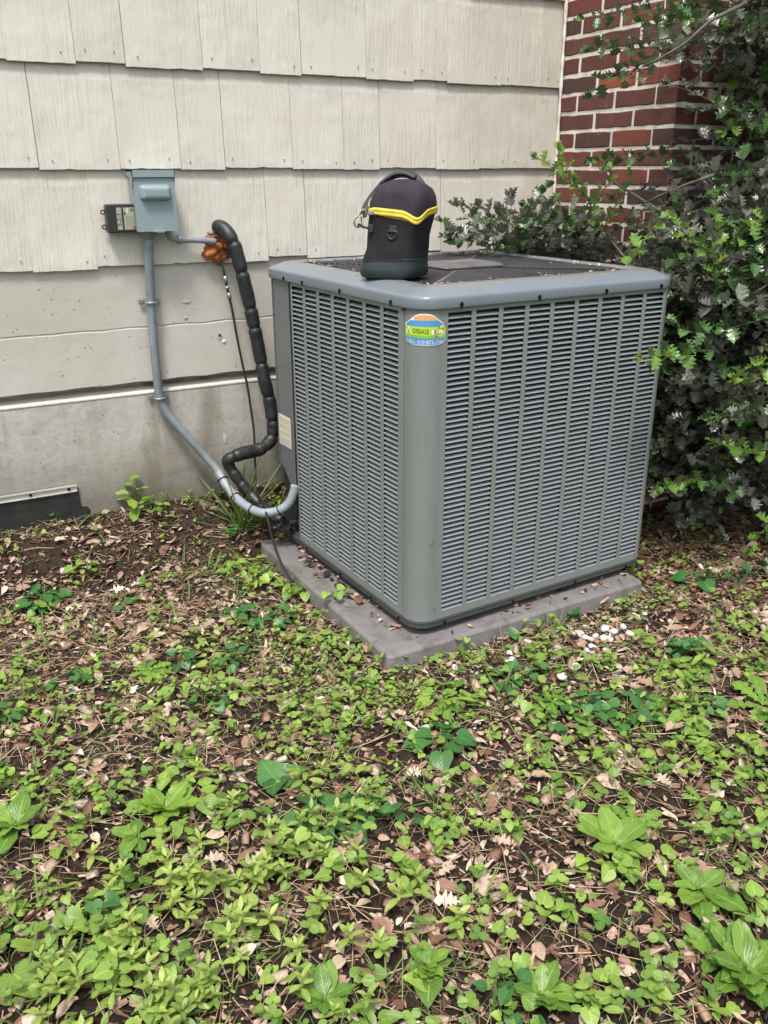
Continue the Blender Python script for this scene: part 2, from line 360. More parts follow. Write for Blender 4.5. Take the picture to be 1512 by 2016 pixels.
MT = dict(
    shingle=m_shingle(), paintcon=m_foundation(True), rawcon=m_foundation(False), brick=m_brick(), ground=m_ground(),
    mortar=simple('cream_mortar', (.68, .65, .58), .85, var=.22, vscale=24, bscale=160, bstr=.5, spec=.2),
    nail=simple('weathered_nail', (.16, .13, .11), .6, 0, .3),
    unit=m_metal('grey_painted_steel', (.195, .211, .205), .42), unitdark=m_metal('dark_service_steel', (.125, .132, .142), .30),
    cap=m_metal('cap_steel_sky_tinted', (.170, .200, .232), .20, .4, True), slat=m_metal('slat_steel_sky_tinted', (.205, .232, .248), .26, .3), post=m_metal('post_painted_steel', (.185, .203, .203), .45, .9), pan=m_metal('base_pan_steel', (.055, .060, .060), .45),  # cap and slat steels tinted bluer, the reflected sky put into their colour
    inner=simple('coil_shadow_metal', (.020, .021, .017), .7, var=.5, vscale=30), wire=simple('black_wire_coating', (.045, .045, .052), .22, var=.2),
    screw=simple('black_screw', (.02, .02, .022), .35, .6), pad=m_pad(),
    boxgrey=m_metal('blue_grey_enamel', (.235, .30, .325), .38, .15), conduit=simple('grey_conduit', (.22, .255, .285), .45, var=.12, vscale=30),
    conduit2=simple('pale_pvc_conduit', (.25, .28, .315), .42, var=.12, vscale=20), galv=simple('galvanised_strap', (.30, .36, .38), .35, .6, .15),
    foam=m_foam(), grime=simple('grey_putty', (.26, .23, .22), .8, var=.3, vscale=60, bstr=.5), insul=simple('black_foam_insulation', (.019, .021, .023), .46, var=.4, vscale=60, bscale=140, bstr=.5),
    cable=simple('black_cable', (.018, .018, .02), .4), tape=simple('black_wrap', (.022, .021, .023), .28, var=.3, bscale=90, bstr=.4), copper=simple('tarnished_copper', (.16, .07, .05), .4, .7, .3),
    blackpl=simple('black_plastic', (.026, .028, .030), .42, var=.15), label=simple('beige_label', (.34, .35, .27), .5, var=.05), labelw=simple('white_label', (.62, .62, .60), .45, var=.04),
    ink=simple('black_ink', (.015, .015, .015), .6), greyink=simple('grey_ink', (.22, .22, .22), .6), red=simple('red_print', (.60, .035, .05), .5), green=simple('green_print', (.02, .16, .10), .5),
    yellowp=simple('yellow_print', (.62, .56, .12), .5), gold=simple('gold_badge', (.42, .29, .14), .4, .3), badge=simple('badge_plate', (.12, .115, .125), .4, var=.3),
    s_white=simple('sticker_white', (.74, .74, .72), .4, var=.03), s_blue=simple('sticker_blue', (.06, .26, .55), .35, var=.1), s_lite=simple('sticker_light_blue', (.16, .45, .66), .35, var=.05),
    s_lime=simple('sticker_lime', (.42, .60, .045), .35, var=.08), s_green=simple('sticker_green', (.20, .46, .06), .35, var=.05), s_orange=simple('sticker_orange', (.66, .34, .15), .35, var=.1),
    s_yellow=simple('sticker_yellow', (.72, .62, .05), .35), s_red=simple('sticker_red', (.55, .06, .03), .35),
    bag=simple('black_neoprene', (.017, .0145, .018), .78, var=.25, vscale=20, bscale=900, bstr=.25, spec=.3), baglid=simple('lid_neoprene', (.028, .024, .033), .8, var=.3, vscale=16, bscale=900, bstr=.3, spec=.3), bagbase=simple('teal_black_rubber', (.022, .032, .038), .5, var=.15, bscale=400, bstr=.15),
    zip=simple('yellow_zip_tape', (.62, .49, .06), .6, var=.12, vscale=60, bscale=600, bstr=.3), strap=simple('dark_webbing', (.03, .034, .038), .6, var=.15, bscale=700, bstr=.4),
    cream=simple('cream_cord', (.50, .47, .33), .7), steel=simple('bright_steel', (.5, .5, .5), .25, .9, .05),
    membrane=simple('black_membrane', (.018, .021, .021), .55, var=.4, vscale=15, bscale=50, bstr=.4), alu=simple('aluminium_bar', (.56, .56, .53), .35, .25, .1),
    pebble=simple('white_quartz', (.56, .55, .52), .6, var=.18, vscale=60, bscale=200, bstr=.3), bark=simple('holly_bark', (.11, .10, .075), .8, var=.35, vscale=60, bscale=150, bstr=.6),
    twig=simple('green_twig', (.16, .20, .05), .6, var=.25), stem=simple('weed_stem', (.15, .21, .06), .6, var=.25),
    holly_old=leafmat('old_holly_leaf', (.055, .072, .050), (.225, .235, .190), .10, .22, .2, 1., under=(.25, .23, .205)),
    holly_mid=leafmat('green_holly_leaf', (.035, .100, .028), (.10, .215, .055), .2, .18, .35, .7, under=(.07, .11, .05)),
    holly_new=leafmat('new_holly_leaf', (.07, .19, .025), (.23, .38, .06), .32, .28, .3, .5, under=(.16, .26, .08)),
    weed=leafmat('fresh_weed_leaf', (.065, .17, .03), (.33, .47, .09), .32, .36, .4),
    weed_dark=leafmat('violet_leaf', (.032, .115, .032), (.095, .24, .06), .25, .34, .35), weed_lime=leafmat('young_yellow_green_leaf', (.13, .24, .04), (.34, .44, .10), .38, .42, .25),
    clover=leafmat('clover_leaf', (.065, .18, .035), (.33, .47, .10), .33, .38, .2), grass=leafmat('grass_blade', (.06, .14, .03), (.24, .34, .09), .33, .42, .1),
    plantain=leafmat('plantain_leaf', (.08, .18, .028), (.22, .36, .06), .28, .36, .5), plantain_l=leafmat('bright_plantain_leaf', (.14, .27, .035), (.30, .44, .07), .33, .34, .5), azalea=leafmat('azalea_leaf', (.09, .18, .035), (.44, .54, .13), .3, .33, .4),
    chips=tintmat('bark_chips', [(0, (.020, .016, .014)), (.3, (.05, .037, .031)), (.5, (.19, .085, .06)), (.7, (.36, .23, .18)), (1, (.56, .44, .36))]),
    litter=tintmat('dry_leaf', [(0, (.17, .09, .06)), (.25, (.34, .21, .15)), (.55, (.50, .36, .27)), (.85, (.62, .50, .40)), (1, (.76, .68, .57))], .65, .18),
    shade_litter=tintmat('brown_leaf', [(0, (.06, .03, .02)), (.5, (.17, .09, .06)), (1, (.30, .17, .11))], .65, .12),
    straw=tintmat('dry_straw', [(0, (.16, .09, .055)), (.5, (.38, .27, .17)), (1, (.64, .53, .36))], .6, .1),
)

# ------------------------------------------------------------------ ground
def axis(lo, hi, step, far):
    a = list(np.arange(lo, hi + 1e-6, step)); s = step; x = hi
    while x < far: s *= 1.35; x += s; a.append(x)
    s = step; x = lo
    while x > -far: s *= 1.35; x -= s; a.insert(0, x)
    return np.array(a)
gx = axis(-1.2, 3.2, .016, 90); gy = axis(-2.9, .04, .016, 90)
GX, GY = np.meshgrid(gx, gy); nearw = np.exp(-np.maximum(0, np.hypot(GX - 1, GY + 1) - 3.5))
GZ = ground_z(GX, GY) + nearw * (.004 * RNG.standard_normal(GX.shape)) * (np.hypot(GX - 1, GY + 1) < 4)
GZ = np.where((GX > .50) & (GX < 1.6) & (GY > -1.25) & (GY < -.2), np.minimum(GZ, -.035), GZ)
nxg, nyg = len(gx), len(gy)
idx = np.arange(nxg * nyg).reshape(nyg, nxg)
gf = np.stack([idx[:-1, :-1], idx[:-1, 1:], idx[1:, 1:], idx[1:, :-1]], -1).reshape(-1, 4)
me = bpy.data.meshes.new('ground')
me.vertices.add(nxg * nyg); me.vertices.foreach_set('co', np.stack([GX, GY, GZ], -1).reshape(-1).astype(np.float32))
me.loops.add(len(gf) * 4); me.loops.foreach_set('vertex_index', gf.reshape(-1).astype(np.int32))
me.polygons.add(len(gf)); me.polygons.foreach_set('loop_start', np.arange(0, len(gf) * 4, 4, dtype=np.int32)); me.polygons.foreach_set('use_smooth', np.ones(len(gf), bool))
me.update(calc_edges=True); me.materials.append(MT['ground'])
tag(link_obj('ground', me), 'dark mulched soil sloping gently away from the house wall', kind='structure')

# ------------------------------------------------------------------ foundation wall
fw = empty('foundation_wall', (0, 0, 0)); tag(fw, 'concrete foundation wall below the shingles with a recessed horizontal groove', 'wall')
def foundation():
    xs = list(np.arange(-3.2, 4.8, .05))
    prof = [(.0, 1.08), (.0, .782), (.0018, .7785), (.0018, .7765), (.0, .773), (-.001, .5905), (.004, .5875), (.058, .5885)]
    V = []; F = []
    for i, x in enumerate(xs):
        for (y, z) in prof:
            jz = .0016 * sin(x * 37) + .0012 * sin(x * 91 + 1) + random.uniform(-.0006, .0006) if .55 < z < .6 or .77 < z < .79 else 0
            V.append((x, y + (random.uniform(-.0004, .0004)), z + jz))
    m = len(prof)
    for i in range(len(xs) - 1):
        for k in range(m - 1): F.append((i * m + k, i * m + k + 1, (i + 1) * m + k + 1, (i + 1) * m + k))
    mesh('painted_band', V, F, MT['paintcon'], fw)
    prof = [(.058, .5885), (.058, .568), (.004, .550), (.0005, .545), (.0, .535), (.0, -.4)]; V = []; F = []; m = len(prof)  # groove back wall in stained raw concrete, its darkness standing in for shade
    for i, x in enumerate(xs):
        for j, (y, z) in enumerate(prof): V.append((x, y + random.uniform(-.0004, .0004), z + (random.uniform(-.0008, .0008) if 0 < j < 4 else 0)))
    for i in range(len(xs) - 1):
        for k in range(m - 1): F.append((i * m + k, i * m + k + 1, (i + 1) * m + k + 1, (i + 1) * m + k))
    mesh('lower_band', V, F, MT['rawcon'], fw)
    mesh('ledge_light_tone', [(x, y, z) for x in (-3.2, 4.75) for (y, z) in ((.036, .5605+.002), (.0, .5515), (-.0022, .5495), (-.0022, .545))], [(0, 1, 5, 4), (1, 2, 6, 5), (2, 3, 7, 6)], MT['shingle'], fw)  # paler strip on the ledge, light on the slope put into the colour
foundation()
# chipped hole and patches in the concrete
def blob(name, c, rx, rz, depth, mat, parent, n=14, seed=0, y=-.001):
    r = random.Random(seed); V = [(c[0], y - depth, c[1])]; F = []
    for j, s in enumerate((.55, 1)):
        for k in range(n):
            a = 2 * pi * k / n; q = s * (1 + r.uniform(-.28, .28)); V.append((c[0] + rx * q * cos(a), y - (depth * r.uniform(.4, 1) if j == 0 else 0), c[1] + rz * q * sin(a)))
    for k in range(n): F.append((0, 1 + (k + 1) % n, 1 + k)); F.append((1 + k, 1 + (k + 1) % n, 1 + n + (k + 1) % n, 1 + n + k))
    return mesh(name, V, F, mat, parent)
for i, (px, py, rx, rz, mt, dd) in enumerate([(433, 664, .010, .012, 'rawcon', .001), (441, 672, .009, .009, 'labelw', .004), (433, 661, .006, .007, 'ink', .0005), (367, 594, .014, .006, 'paintcon', .002),
                                               (443, 862, .008, .018, 'paintcon', .001), (365, 625, .007, .005, 'paintcon', .002)]):
    p = aty(px, py, 0); blob('concrete_patch', (p[0], p[2]), rx, rz, dd, MT[mt], fw, seed=i, y=-.001 - i * .0003)

# ------------------------------------------------------------------ shingle siding
sw = empty('siding_wall', (0, 0, .98)); sw.location = (0, 0, 0); tag(sw, 'house wall clad in overlapping beige painted shingles', 'wall')
MB().box(-3.2, 5.2, .012, .16, .955, 3.2).build('sheathing', MT['shingle'], sw)
ROWS = [  # butt height, joints in view
    (.984, [-.093, .109, .261, .514, .712, .864, 1.10, 1.285, 1.442, 1.628, 1.851]),
    (1.289, [-.032, .218, .417, .571, .820, 1.021, 1.170, 1.414, 1.614, 1.762]),
    (1.590, [-.083, .115, .266, .516, .713, .865, 1.116, 1.311, 1.458, 1.702, 1.894]),
    (1.893, [-.12, .07, .33, .49, .76, .98, 1.19, 1.36, 1.55, 1.80]),
    (2.196, [-.06, .2, .4, .62, .8, 1.0, 1.25, 1.4, 1.66, 1.82]), (2.50, [-.1, .12, .3, .52, .7, .9, 1.12, 1.38, 1.56, 1.86])]
OFF = {0: [0, -.004, .004, .002, -.004, .009, -.002, .002, .003, -.003, 0, .003], 1: [.002, -.003, 0, -.003, .003, -.001, -.003, .003, -.002, .002, .003],
       2: [.001, -.003, .005, -.003, .004, -.003, .002, -.003, .004, -.002, .002, .001]}
OPEN = {(2, 2): .0022, (1, 0): .003, (1, 3): .003, (0, 5): .003, (0, 8): .0028, (2, 5): .002, (1, 6): .002}
def shingle(x0, x1, z0, h, gap, seed, dy):
    r = random.Random(seed); a, b = x0 + gap / 2, x1 - gap / 2
    n = max(3, int((b - a) / .022)); V = []; F = []
    butt = -.0135 - dy; th = .0115
    for i in range(n + 1):
        x = a + (b - a) * i / n; jz = r.uniform(-.0007, .0007) + (.0025 if r.random() < .05 else 0); jy = r.uniform(-.0006, .0006)
        xx = x
        for (y, z) in ((butt + th, z0 + jz + .0008), (butt + .0008, z0 + jz), (butt + jy, z0 + jz + .0016), (butt + .0135 * .8, z0 + h * .8), (.004, z0 + h)):
            V.append((xx, y, z))
    m = 5
    for i in range(n):
        for k in range(m - 1): F.append((i * m + k, (i + 1) * m + k, (i + 1) * m + k + 1, i * m + k + 1))
    F.append((0, 1, 2, 3, 4)); F.append(tuple(n * m + k for k in (4, 3, 2, 1, 0)))
    return V, F
nailm = MB(); sid = 0
for ri, (z0, J) in enumerate(ROWS):
    left = []; x = J[0]; rr = random.Random(ri)
    while x > -1.9: x -= rr.choice([.15, .2, .24, .18, .26]); left.append(x)
    js = left[::-1] + J + [2.0]
    offs = OFF.get(ri); n0 = len(left)
    for i in range(len(js) - 1):
        k = i - n0 + 1
        off = offs[k] if (offs and 0 <= k < len(offs)) else rr.uniform(-.004, .005)
        gap = .0003
        if (ri, i - n0) in OPEN or (ri, i - n0 + 1) in OPEN: gap = .0022
        sid += 1
        V, F = shingle(js[i], js[i + 1], z0 + off, .325, gap, sid, rr.uniform(0, .0009))
        mesh('shingle', V, F, MT['shingle'], sw)
        if js[i] > -.6 and ri < 4:
            for xx in (js[i] + .022 + rr.uniform(0, .02), js[i + 1] - .022 - rr.uniform(0, .02)):
                if rr.random() < .75: nailm.cyl((xx, -.0120 - .0022, z0 + off + .022 + rr.uniform(0, .012)), (0, -1, 0), .0022, .0022, 7)
    xs_ = 2.96; 
    while xs_ < 4.6:
        x2 = xs_ + rr.choice([.2, .25, .3]); V, F = shingle(xs_, x2, z0 + rr.uniform(-.004, .004), .325, .0015, 900 + sid, 0); mesh('shingle', V, F, MT['shingle'], sw); xs_ = x2; sid += 1
nl = nailm.build('nail', MT['nail'], sw); nl['kind'] = 'stuff'

# ------------------------------------------------------------------ brick chimney
ch = empty('brick_chimney', (2.0, -.64, -.07)); tag(ch, 'red brick chimney pier with cream mortar standing out from the shingle wall', 'chimney')
CHL = Vector((2.0, -.64, -.07))
bm_ = MB().box(.0030, .95 - .0030, .0030, .70, -.3, 2.7)
core = bm_.build('mortar', MT['mortar'], ch)
def brickmesh(L, D, H, seed):
    """outline drawn on the long face with uneven edges, run back into the wall"""
    r = random.Random(seed); onx = L >= D; A = L if onx else D; B = D if onx else L
    pts = []
    for (a0, z0, a1, z1, k) in ((0, 0, A, 0, 5), (A, 0, A, H, 2), (A, H, 0, H, 5), (0, H, 0, 0, 2)):
        for i in range(k):
            t = i / k; e = 1 if i else .4
            pts.append((a0 + (a1 - a0) * t + r.uniform(-.0014, .0014) * e, z0 + (z1 - z0) * t + r.uniform(-.0020, .0020)))
    V = []
    for (dep, ins_) in ((0, .0035), (.0030, 0), (B, 0)):
        for (a, z) in pts:
            aa = a + (ins_ if a < A / 2 else -ins_) * (abs(a - A / 2) > A / 2 - .01); zz = z + (ins_ if z < H / 2 else -ins_) * (abs(z - H / 2) > H / 2 - .008)
            d_ = dep + (r.uniform(0, .0012) if dep == 0 else 0); V.append((aa, d_, zz) if onx else (d_, aa, zz))
    n = len(pts); F = [tuple(range(n)), tuple(range(3 * n - 1, 2 * n - 1, -1))]
    for j in (0, 1):
        for i in range(n): F.append((j * n + i, (j + 1) * n + i, (j + 1) * n + (i + 1) % n, j * n + (i + 1) % n))
    me_ = mesh('brick', V, F, MT['brick'], link=False)
    bm2 = bmesh.new(); bm2.from_mesh(me_); bmesh.ops.recalc_face_normals(bm2, faces=bm2.faces); bm2.to_mesh(me_); bm2.free(); return me_
BL, BH, BP, CP = .201, .0545, .213, .0677
stre_l = [brickmesh(.098, BL, BH, s) for s in range(4)]      # long side on the left (x=0) face
stre_f = [brickmesh(BL, .098, BH, 20 + s) for s in range(4)]     # long side on the front (y=0) face
half_l = [brickmesh(.098, .098, BH, 40 + s) for s in range(3)]
def putbrick(me_, x, y, z): link_obj('brick', me_, ch, (x + random.uniform(-.0012, .0012), y + random.uniform(-.0012, .0012), z + random.uniform(-.001, .001)))
k0 = int((1.5622 + .07) / CP); zbase = 1.5622 + .07 - k0 * CP + .0066 - CP
for k in range(0, k0 + 15):
    z = zbase + k * CP
    even = (k - k0) % 2 == 0
    if even:   # corner header on the left face, stretcher on the front
        putbrick(random.choice(stre_f), 0, 0, z); y = .108
        while y < .60: putbrick(random.choice(stre_l), 0, y, z); y += BP
        x = BP
    else:
        putbrick(random.choice(stre_l), 0, 0, z); y = BP
        while y < .60: putbrick(random.choice(stre_l), 0, y, z); y += BP
        x = .108
    while x < .93 - .1:
        if x + BL > .95: break
        putbrick(random.choice(stre_f), x, 0, z); x += BP
MB().tube([(1.9965 - .004, -.012 - .006, z / 40) for z in range(38, 104)], [.006 + .0016 * sin(z * 1.7) + .001 * sin(z * .7) for z in range(38, 104)], 8).build('caulk_bead', MT['mortar'], ch, True).location = (-2.0, .64, .07)

# ------------------------------------------------------------------ air conditioner (own frame: u = right face, v = left face)
AL = .050115; UO = Vector((.67064, -1.14870, 0))
ac = empty('air_conditioner', UO, AL); tag(ac, 'large grey outdoor air conditioner with louvred sides standing on a plastic pad', 'air conditioner')
W, D, RC = .94, .95, .058
ZB, ZT = .045, .9495
def surf(s):       # arc-length along the outside: s<0 runs back along the left face, 0..arc = front corner, then the right face
    arc = RC * pi / 2
    if s < 0: return (0, RC - s, -1, 0)
    if s > arc: return (RC + s - arc, 0, 0, -1)
    a = s / RC; return (RC - RC * cos(a), RC - RC * sin(a), -cos(a), -sin(a))
ARC = RC * pi / 2
def wrap(S, z0f, z1f, off, thick, nz=1):
    V = []; F = []
    for s in S:
        u, v, nx, ny = surf(s)
        for d in (off, off - thick):
            for j in range(nz + 1):
                z = z0f(s) + (z1f(s) - z0f(s)) * j / nz; V.append((u + nx * d, v + ny * d, z))
    m = 2 * (nz + 1); q = nz + 1
    for i in range(len(S) - 1):
        a = i * m; b = a + m
        for j in range(nz):
            F.append((a + j, b + j, b + j + 1, a + j + 1)); F.append((a + q + j, a + q + j + 1, b + q + j + 1, b + q + j))
        F.append((a, a + q, b + q, b)); F.append((a + nz, b + nz, b + q + nz, a + q + nz))
    F.append((0, 1 * nz, q + nz, q)) ; e = (len(S) - 1) * m; F.append((e, e + q, e + q + nz, e + nz))
    return V, F
S_ = [-(.0711 - RC) + i * (.0711 - RC) / 3 for i in range(3)] + [ARC * i / 16 for i in range(17)] + [ARC + .012]
V = []; F = []
for s in S_:
    u, v, nx, ny = surf(s)
    for j in range(9): V.append((u - nx * 0, v, ZB + (ZT + .004 - ZB) * j / 8))
for i in range(len(S_) - 1):
    for j in range(8): F.append((i * 9 + j, (i + 1) * 9 + j, (i + 1) * 9 + j + 1, i * 9 + j + 1))
mesh('corner_post', V, F, MT['post'], ac, True)
NROW, PZ = 59, .01470; ZL0 = .068
RCOL = [.0885 + i * .0912 for i in range(9)]; WCOL = .076
LCOL = [.102 + i * .0945 for i in range(7)]; WLC = .077
def panel(face, cols, wc, a0, a1, name):
    m = MB(); t = .0015
    def rect(a, b, z0, z1):
        if face == 'R': m.box(a, b, 0, t, z0, z1)
        else: m.box(0, t, a, b, z0, z1)
    edges = [a0] + [x for c in cols for x in (c, c + wc)] + [a1]
    for i in range(0, len(edges), 2):
        rect(edges[i], edges[i + 1], ZB, ZT + .004)
    for c in cols:
        rect(c, c + wc, ZB, ZL0); rect(c, c + wc, ZL0 + NROW * PZ + .0015, ZT + .004)
    return m.build(name, MT['unit'], ac)
panel('R', RCOL, WCOL, RC + .012 + .0004, W - .05, 'louvre_panel')
panel('L', LCOL, WLC, .0711 + .0028, .756, 'louvre_panel')
MB().box(.0022, .004, .068, .078, ZB, ZT).build('panel_seam', MT['inner'], ac)
for f_ in ('R', 'L'):   # recessed bead lines framing each panel
    pass
def slat_mesh(wc, face):
    prof = [(.0016, -.0008), (-.0002, -.0004), (-.0010, .0006), (-.0004, .0018), (.0012, .0030), (.0044, .0045), (.0110, .0064)]   # (inward, up)
    st = [(0, .0, 1.), (.0035, .0, 1.), (wc - .0035, 0., 1.), (wc, 0., 1.)]
    V = []; F = []
    for i, (s, dz, q) in enumerate(st):
        e = 1 if i in (0, 3) else 0
        for j, (d, z) in enumerate(prof):
            dd = d if not e else max(d, -.0002) * .9
            zz = z + (.0022 if (e and j < 3) else 0) - (0.0 if not e else 0)
            if e and j < 2: zz = z - .0016
            V.append((s, dd, zz) if face == 'R' else (dd, s, zz))
    m = len(prof)
    for i in range(3):
        for j in range(m - 1):
            q = (i * m + j, (i + 1) * m + j, (i + 1) * m + j + 1, i * m + j + 1); F.append(q if face == 'R' else q[::-1])
    return V, F
sVR, sFR = slat_mesh(WCOL, 'R'); sVL, sFL = slat_mesh(WLC, 'L')
meR = mesh('slat', sVR, sFR, MT['slat'], link=False, smooth=True); meL = mesh('slat', sVL, sFL, MT['slat'], link=False, smooth=True)
slats = []
for c in RCOL:
    for k in range(NROW): slats.append((c, ZL0 + k * PZ, 'R'))
for c in LCOL:
    for k in range(NROW): slats.append((c, ZL0 + k * PZ, 'L'))
def slat_size(sl):
    c, z, f = sl; q = (c, 0, z) if f == 'R' else (0, c, z)
    P_ = UO + Matrix.Rotation(AL, 3, 'Z') @ Vector(q); return (Vector(CAMP) - P_).length * (1.0 if f == 'R' else 1.35)
slats.sort(key=slat_size); rest = MB()
for i, (c, z, f) in enumerate(slats):
    loc = (c, .0004, z) if f == 'R' else (.0004, c, z)
    if i < 300:
        so_ = link_obj('slat', meR if f == 'R' else meL, ac, loc); so_.rotation_euler = (random.gauss(0, .03) if f == 'R' else 0, random.gauss(0, .002) if f == 'R' else random.gauss(0, .03), 0)
    else:
        VV, FF = (sVR, sFR) if f == 'R' else (sVL, sFL); rest.add([(v[0] + loc[0], v[1] + loc[1], v[2] + loc[2]) for v in VV], FF)
ro = rest.build('slat_field', MT['slat'], ac, True); ro['kind'] = 'stuff'
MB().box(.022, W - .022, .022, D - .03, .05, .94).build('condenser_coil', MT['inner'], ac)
# rear-right post and the service corner at the rear left
def arcpost(cx, cy, a0, a1, r, z0, z1, mat, name, ext0=None, ext1=None, n=10, cut=None):
    pts = []
    if ext0: pts.append(ext0)
    for i in range(n + 1):
        a = a0 + (a1 - a0) * i / n; pts.append((cx + r * cos(a), cy + r * sin(a)))
    if ext1: pts.append(ext1)
    V = []; F = []
    for (x, y) in pts:
        zz = cut(x, y) if cut else z0
        V += [(x, y, zz), (x, y, z1)]
    for i in range(len(pts) - 1): F.append((2 * i, 2 * i + 2, 2 * i + 3, 2 * i + 1))
    return mesh(name, V, F, mat, ac, True)
arcpost(W - .05, .05, -pi / 2, 0, .05, ZB, ZT + .004, MT['unit'], 'corner_post', ext0=(W - .05, 0), ext1=(W, D - .05))
arcpost(W - .05, D - .05, 0, pi / 2, .05, ZB, ZT + .004, MT['unit'], 'corner_post', ext1=(.2, D))
sc_ = lambda x, y: .30 if y > .88 else (.30 - (.88 - y) / (.88 - .772) * .115)
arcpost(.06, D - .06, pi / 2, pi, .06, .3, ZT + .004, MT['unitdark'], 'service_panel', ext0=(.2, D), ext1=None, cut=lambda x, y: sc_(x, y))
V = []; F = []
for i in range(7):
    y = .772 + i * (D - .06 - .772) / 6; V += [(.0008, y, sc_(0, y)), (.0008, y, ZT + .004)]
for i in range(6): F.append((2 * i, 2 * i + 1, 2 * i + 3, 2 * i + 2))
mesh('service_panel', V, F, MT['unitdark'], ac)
MB().box(.002, .0045, .757, .771, .12, ZT).build('corner_seam', MT['inner'], ac)
MB().box(.0042, .006, .756, .7725, .05, ZT).build('corner_seam', MT['unitdark'], ac)
MB().box(.06, .2, .80, .93, ZB, .30).build('valve_recess', MT['inner'], ac)
# base pan
def rr(u0, u1, v0, v1, r, z, n=6):
    P = []
    for (cx, cy, a) in ((u0 + r, v0 + r, pi), (u1 - r, v0 + r, 1.5 * pi), (u1 - r, v1 - r, 0), (u0 + r, v1 - r, .5 * pi)):
        for i in range(n + 1): q = a + pi / 2 * i / n; P.append((cx + r * cos(q), cy + r * sin(q), z))
    return P
def rro(o, z, r=RC, n=8): return rr(-o, W + o, -o, D + o, max(.01, r + o), z, n)
MB().loft([rro(-.03, .022), rro(-.004, .0225), rro(.0015, .0245), rro(.0015, .0385), rro(.0035, .0395), rro(.0035, .0425), rro(-.004, .0435), rro(-.006, .052)], True, True).build('base_pan', MT['pan'], ac, False)
for q in ((.1, .1), (W - .1, .1), (.1, D - .1), (W - .1, D - .1)): MB().cyl((q[0], q[1], .0), (0, 0, 1), .03, .023, 12).build('foot', MT['blackpl'], ac)
# top cap
prof = [(-.006, .944), (.0035, .9470), (.0075, .9485), (.0085, .952), (.0085, .973), (.0075, .9775), (.004, .981), (-.004, .9845), (-.030, .9955), (-.038, .9985), (-.05, 1.0003), (-.078, 1.0010), (-.0815, .999), (-.083, .990), (-.085, .985)]
rings = []
for (o, z) in prof: rings.append(rr(-o, W + o, -o, D + o, max(.012, .066 + o * .6), z, 8))
MB().loft(rings).build('top_cap', MT['cap'], ac, True)
MB().box(.06, W - .06, .06, D - .06, .950, .953).build('fan_deck', MT['inner'], ac)
fm = MB(); 
for k in range(3):
    a = 2 * pi * k / 3 + .4
    fm.add([(W / 2 + cos(a + t) * r_, D / 2 + sin(a + t) * r_, .966 + h) for (t, r_, h) in ((-.1, .06, 0), (.5, .33, -.006), (-.3, .35, .012), (-.6, .07, .01))], [(0, 1, 2, 3)])
fm.cyl((W / 2, D / 2, .958), (0, 0, 1), .06, .02, 20).build('fan', MT['inner'], ac)
NW = 30
for i in range(NW):
    o = .0865 + i * .0132
    if o > .44: break
    r_ = max(.012, .030 - i * .0004) ; P = rr(o, W - o, o, D - o, r_, .9935, 5)
    MB().tube(P, .0019, 5, closed=True).build('grille_wire', MT['wire'], ac, True)
for a in (.30, W / 2, .64): MB().box(a - .003, a + .003, .08, D - .08, .986, .9905).build('grille_brace', MT['wire'], ac)
# centre badge plate
bx, by = W / 2 + .0, D / 2 + .0
rr2 = lambda o, z: rr(bx - .115 - o, bx + .115 + o, by - .085 - o, by + .085 + o, .014 + o * .5, z, 4)
MB().loft([rr2(0, .9965), rr2(.001, 1.0), rr2(-.003, 1.0045), rr2(-.02, 1.010), rr2(-.03, 1.0105)], True, True).build('badge_plate', MT['badge'], ac)
MB().box(bx - .06, bx + .06, by - .006, by + .006, 1.0105, 1.0116).build('gold_lettering', MT['gold'], ac)
# screws
def screw(face, a, z):
    m = MB(); ax = (0, -1, 0) if face == 'R' else (-1, 0, 0); o = -.0085
    c = (a, o, z) if face == 'R' else (o, a, z)
    m.cyl(c, ax, .0058, .0018, 10); m.cyl(c, ax, .0038, .005, 6)
    cc = Vector(c); t = Vector((1, 0, 0)) if face == 'R' else Vector((0, 1, 0)); axv = Vector(ax)
    m.extr([cc + t * -.004 + axv * .001, cc + t * .004 + axv * .001, cc + t * .0025 + axv * .001 + Vector((0, 0, -.011)), cc - t * .0025 + axv * .001 + Vector((0, 0, -.011))], axv * .0015)
    m.build('cap_screw', MT['screw'], ac)
for a in (.126, .407, .650, .785): screw('L', a, .9575)
for a in (.124, .388, .640, .866): screw('R', a, .9575)
for a in (.09, .25, .45, .70): MB().cyl((-.0035, a, .031), (-1, 0, 0), .0045, .003, 8).build('pan_screw', MT['screw'], ac)
for a in (.10, .36, .62, .85): MB().cyl((a, -.0035, .031), (0, -1, 0), .0045, .003, 8).build('pan_screw', MT['screw'], ac)
MB().box(-.0085, -.001, .0711 - .002, .0711 + .003, .9405, .9475).build('seam_notch', MT['inner'], ac)
# data label on the service panel
lb = MB().box(-.0006, .0007, .800, .893, .372, .482); lbo = lb.build('warning_label', MT['labelw'], ac)
lm = MB()
for z in (.474, .452, .430, .408): lm.box(-.0011, -.0007, .802, .891, z - .0018, z + .0022)
lm.build('yellow_band', MT['yellowp'], lbo)
lm = MB(); rl = random.Random(3)
for k in range(22):
    z = .377 + k * .0045; 
    if min(abs(z - q) for q in (.474, .452, .430, .408)) < .005: continue
    a = .806
    while a < .885:
        w_ = rl.uniform(.004, .012); lm.box(-.0010, -.0007, a, min(a + w_, .887), z - .0007, z + .0007); a += w_ + .002
lm.build('fine_print', MT['greyink'], lbo)

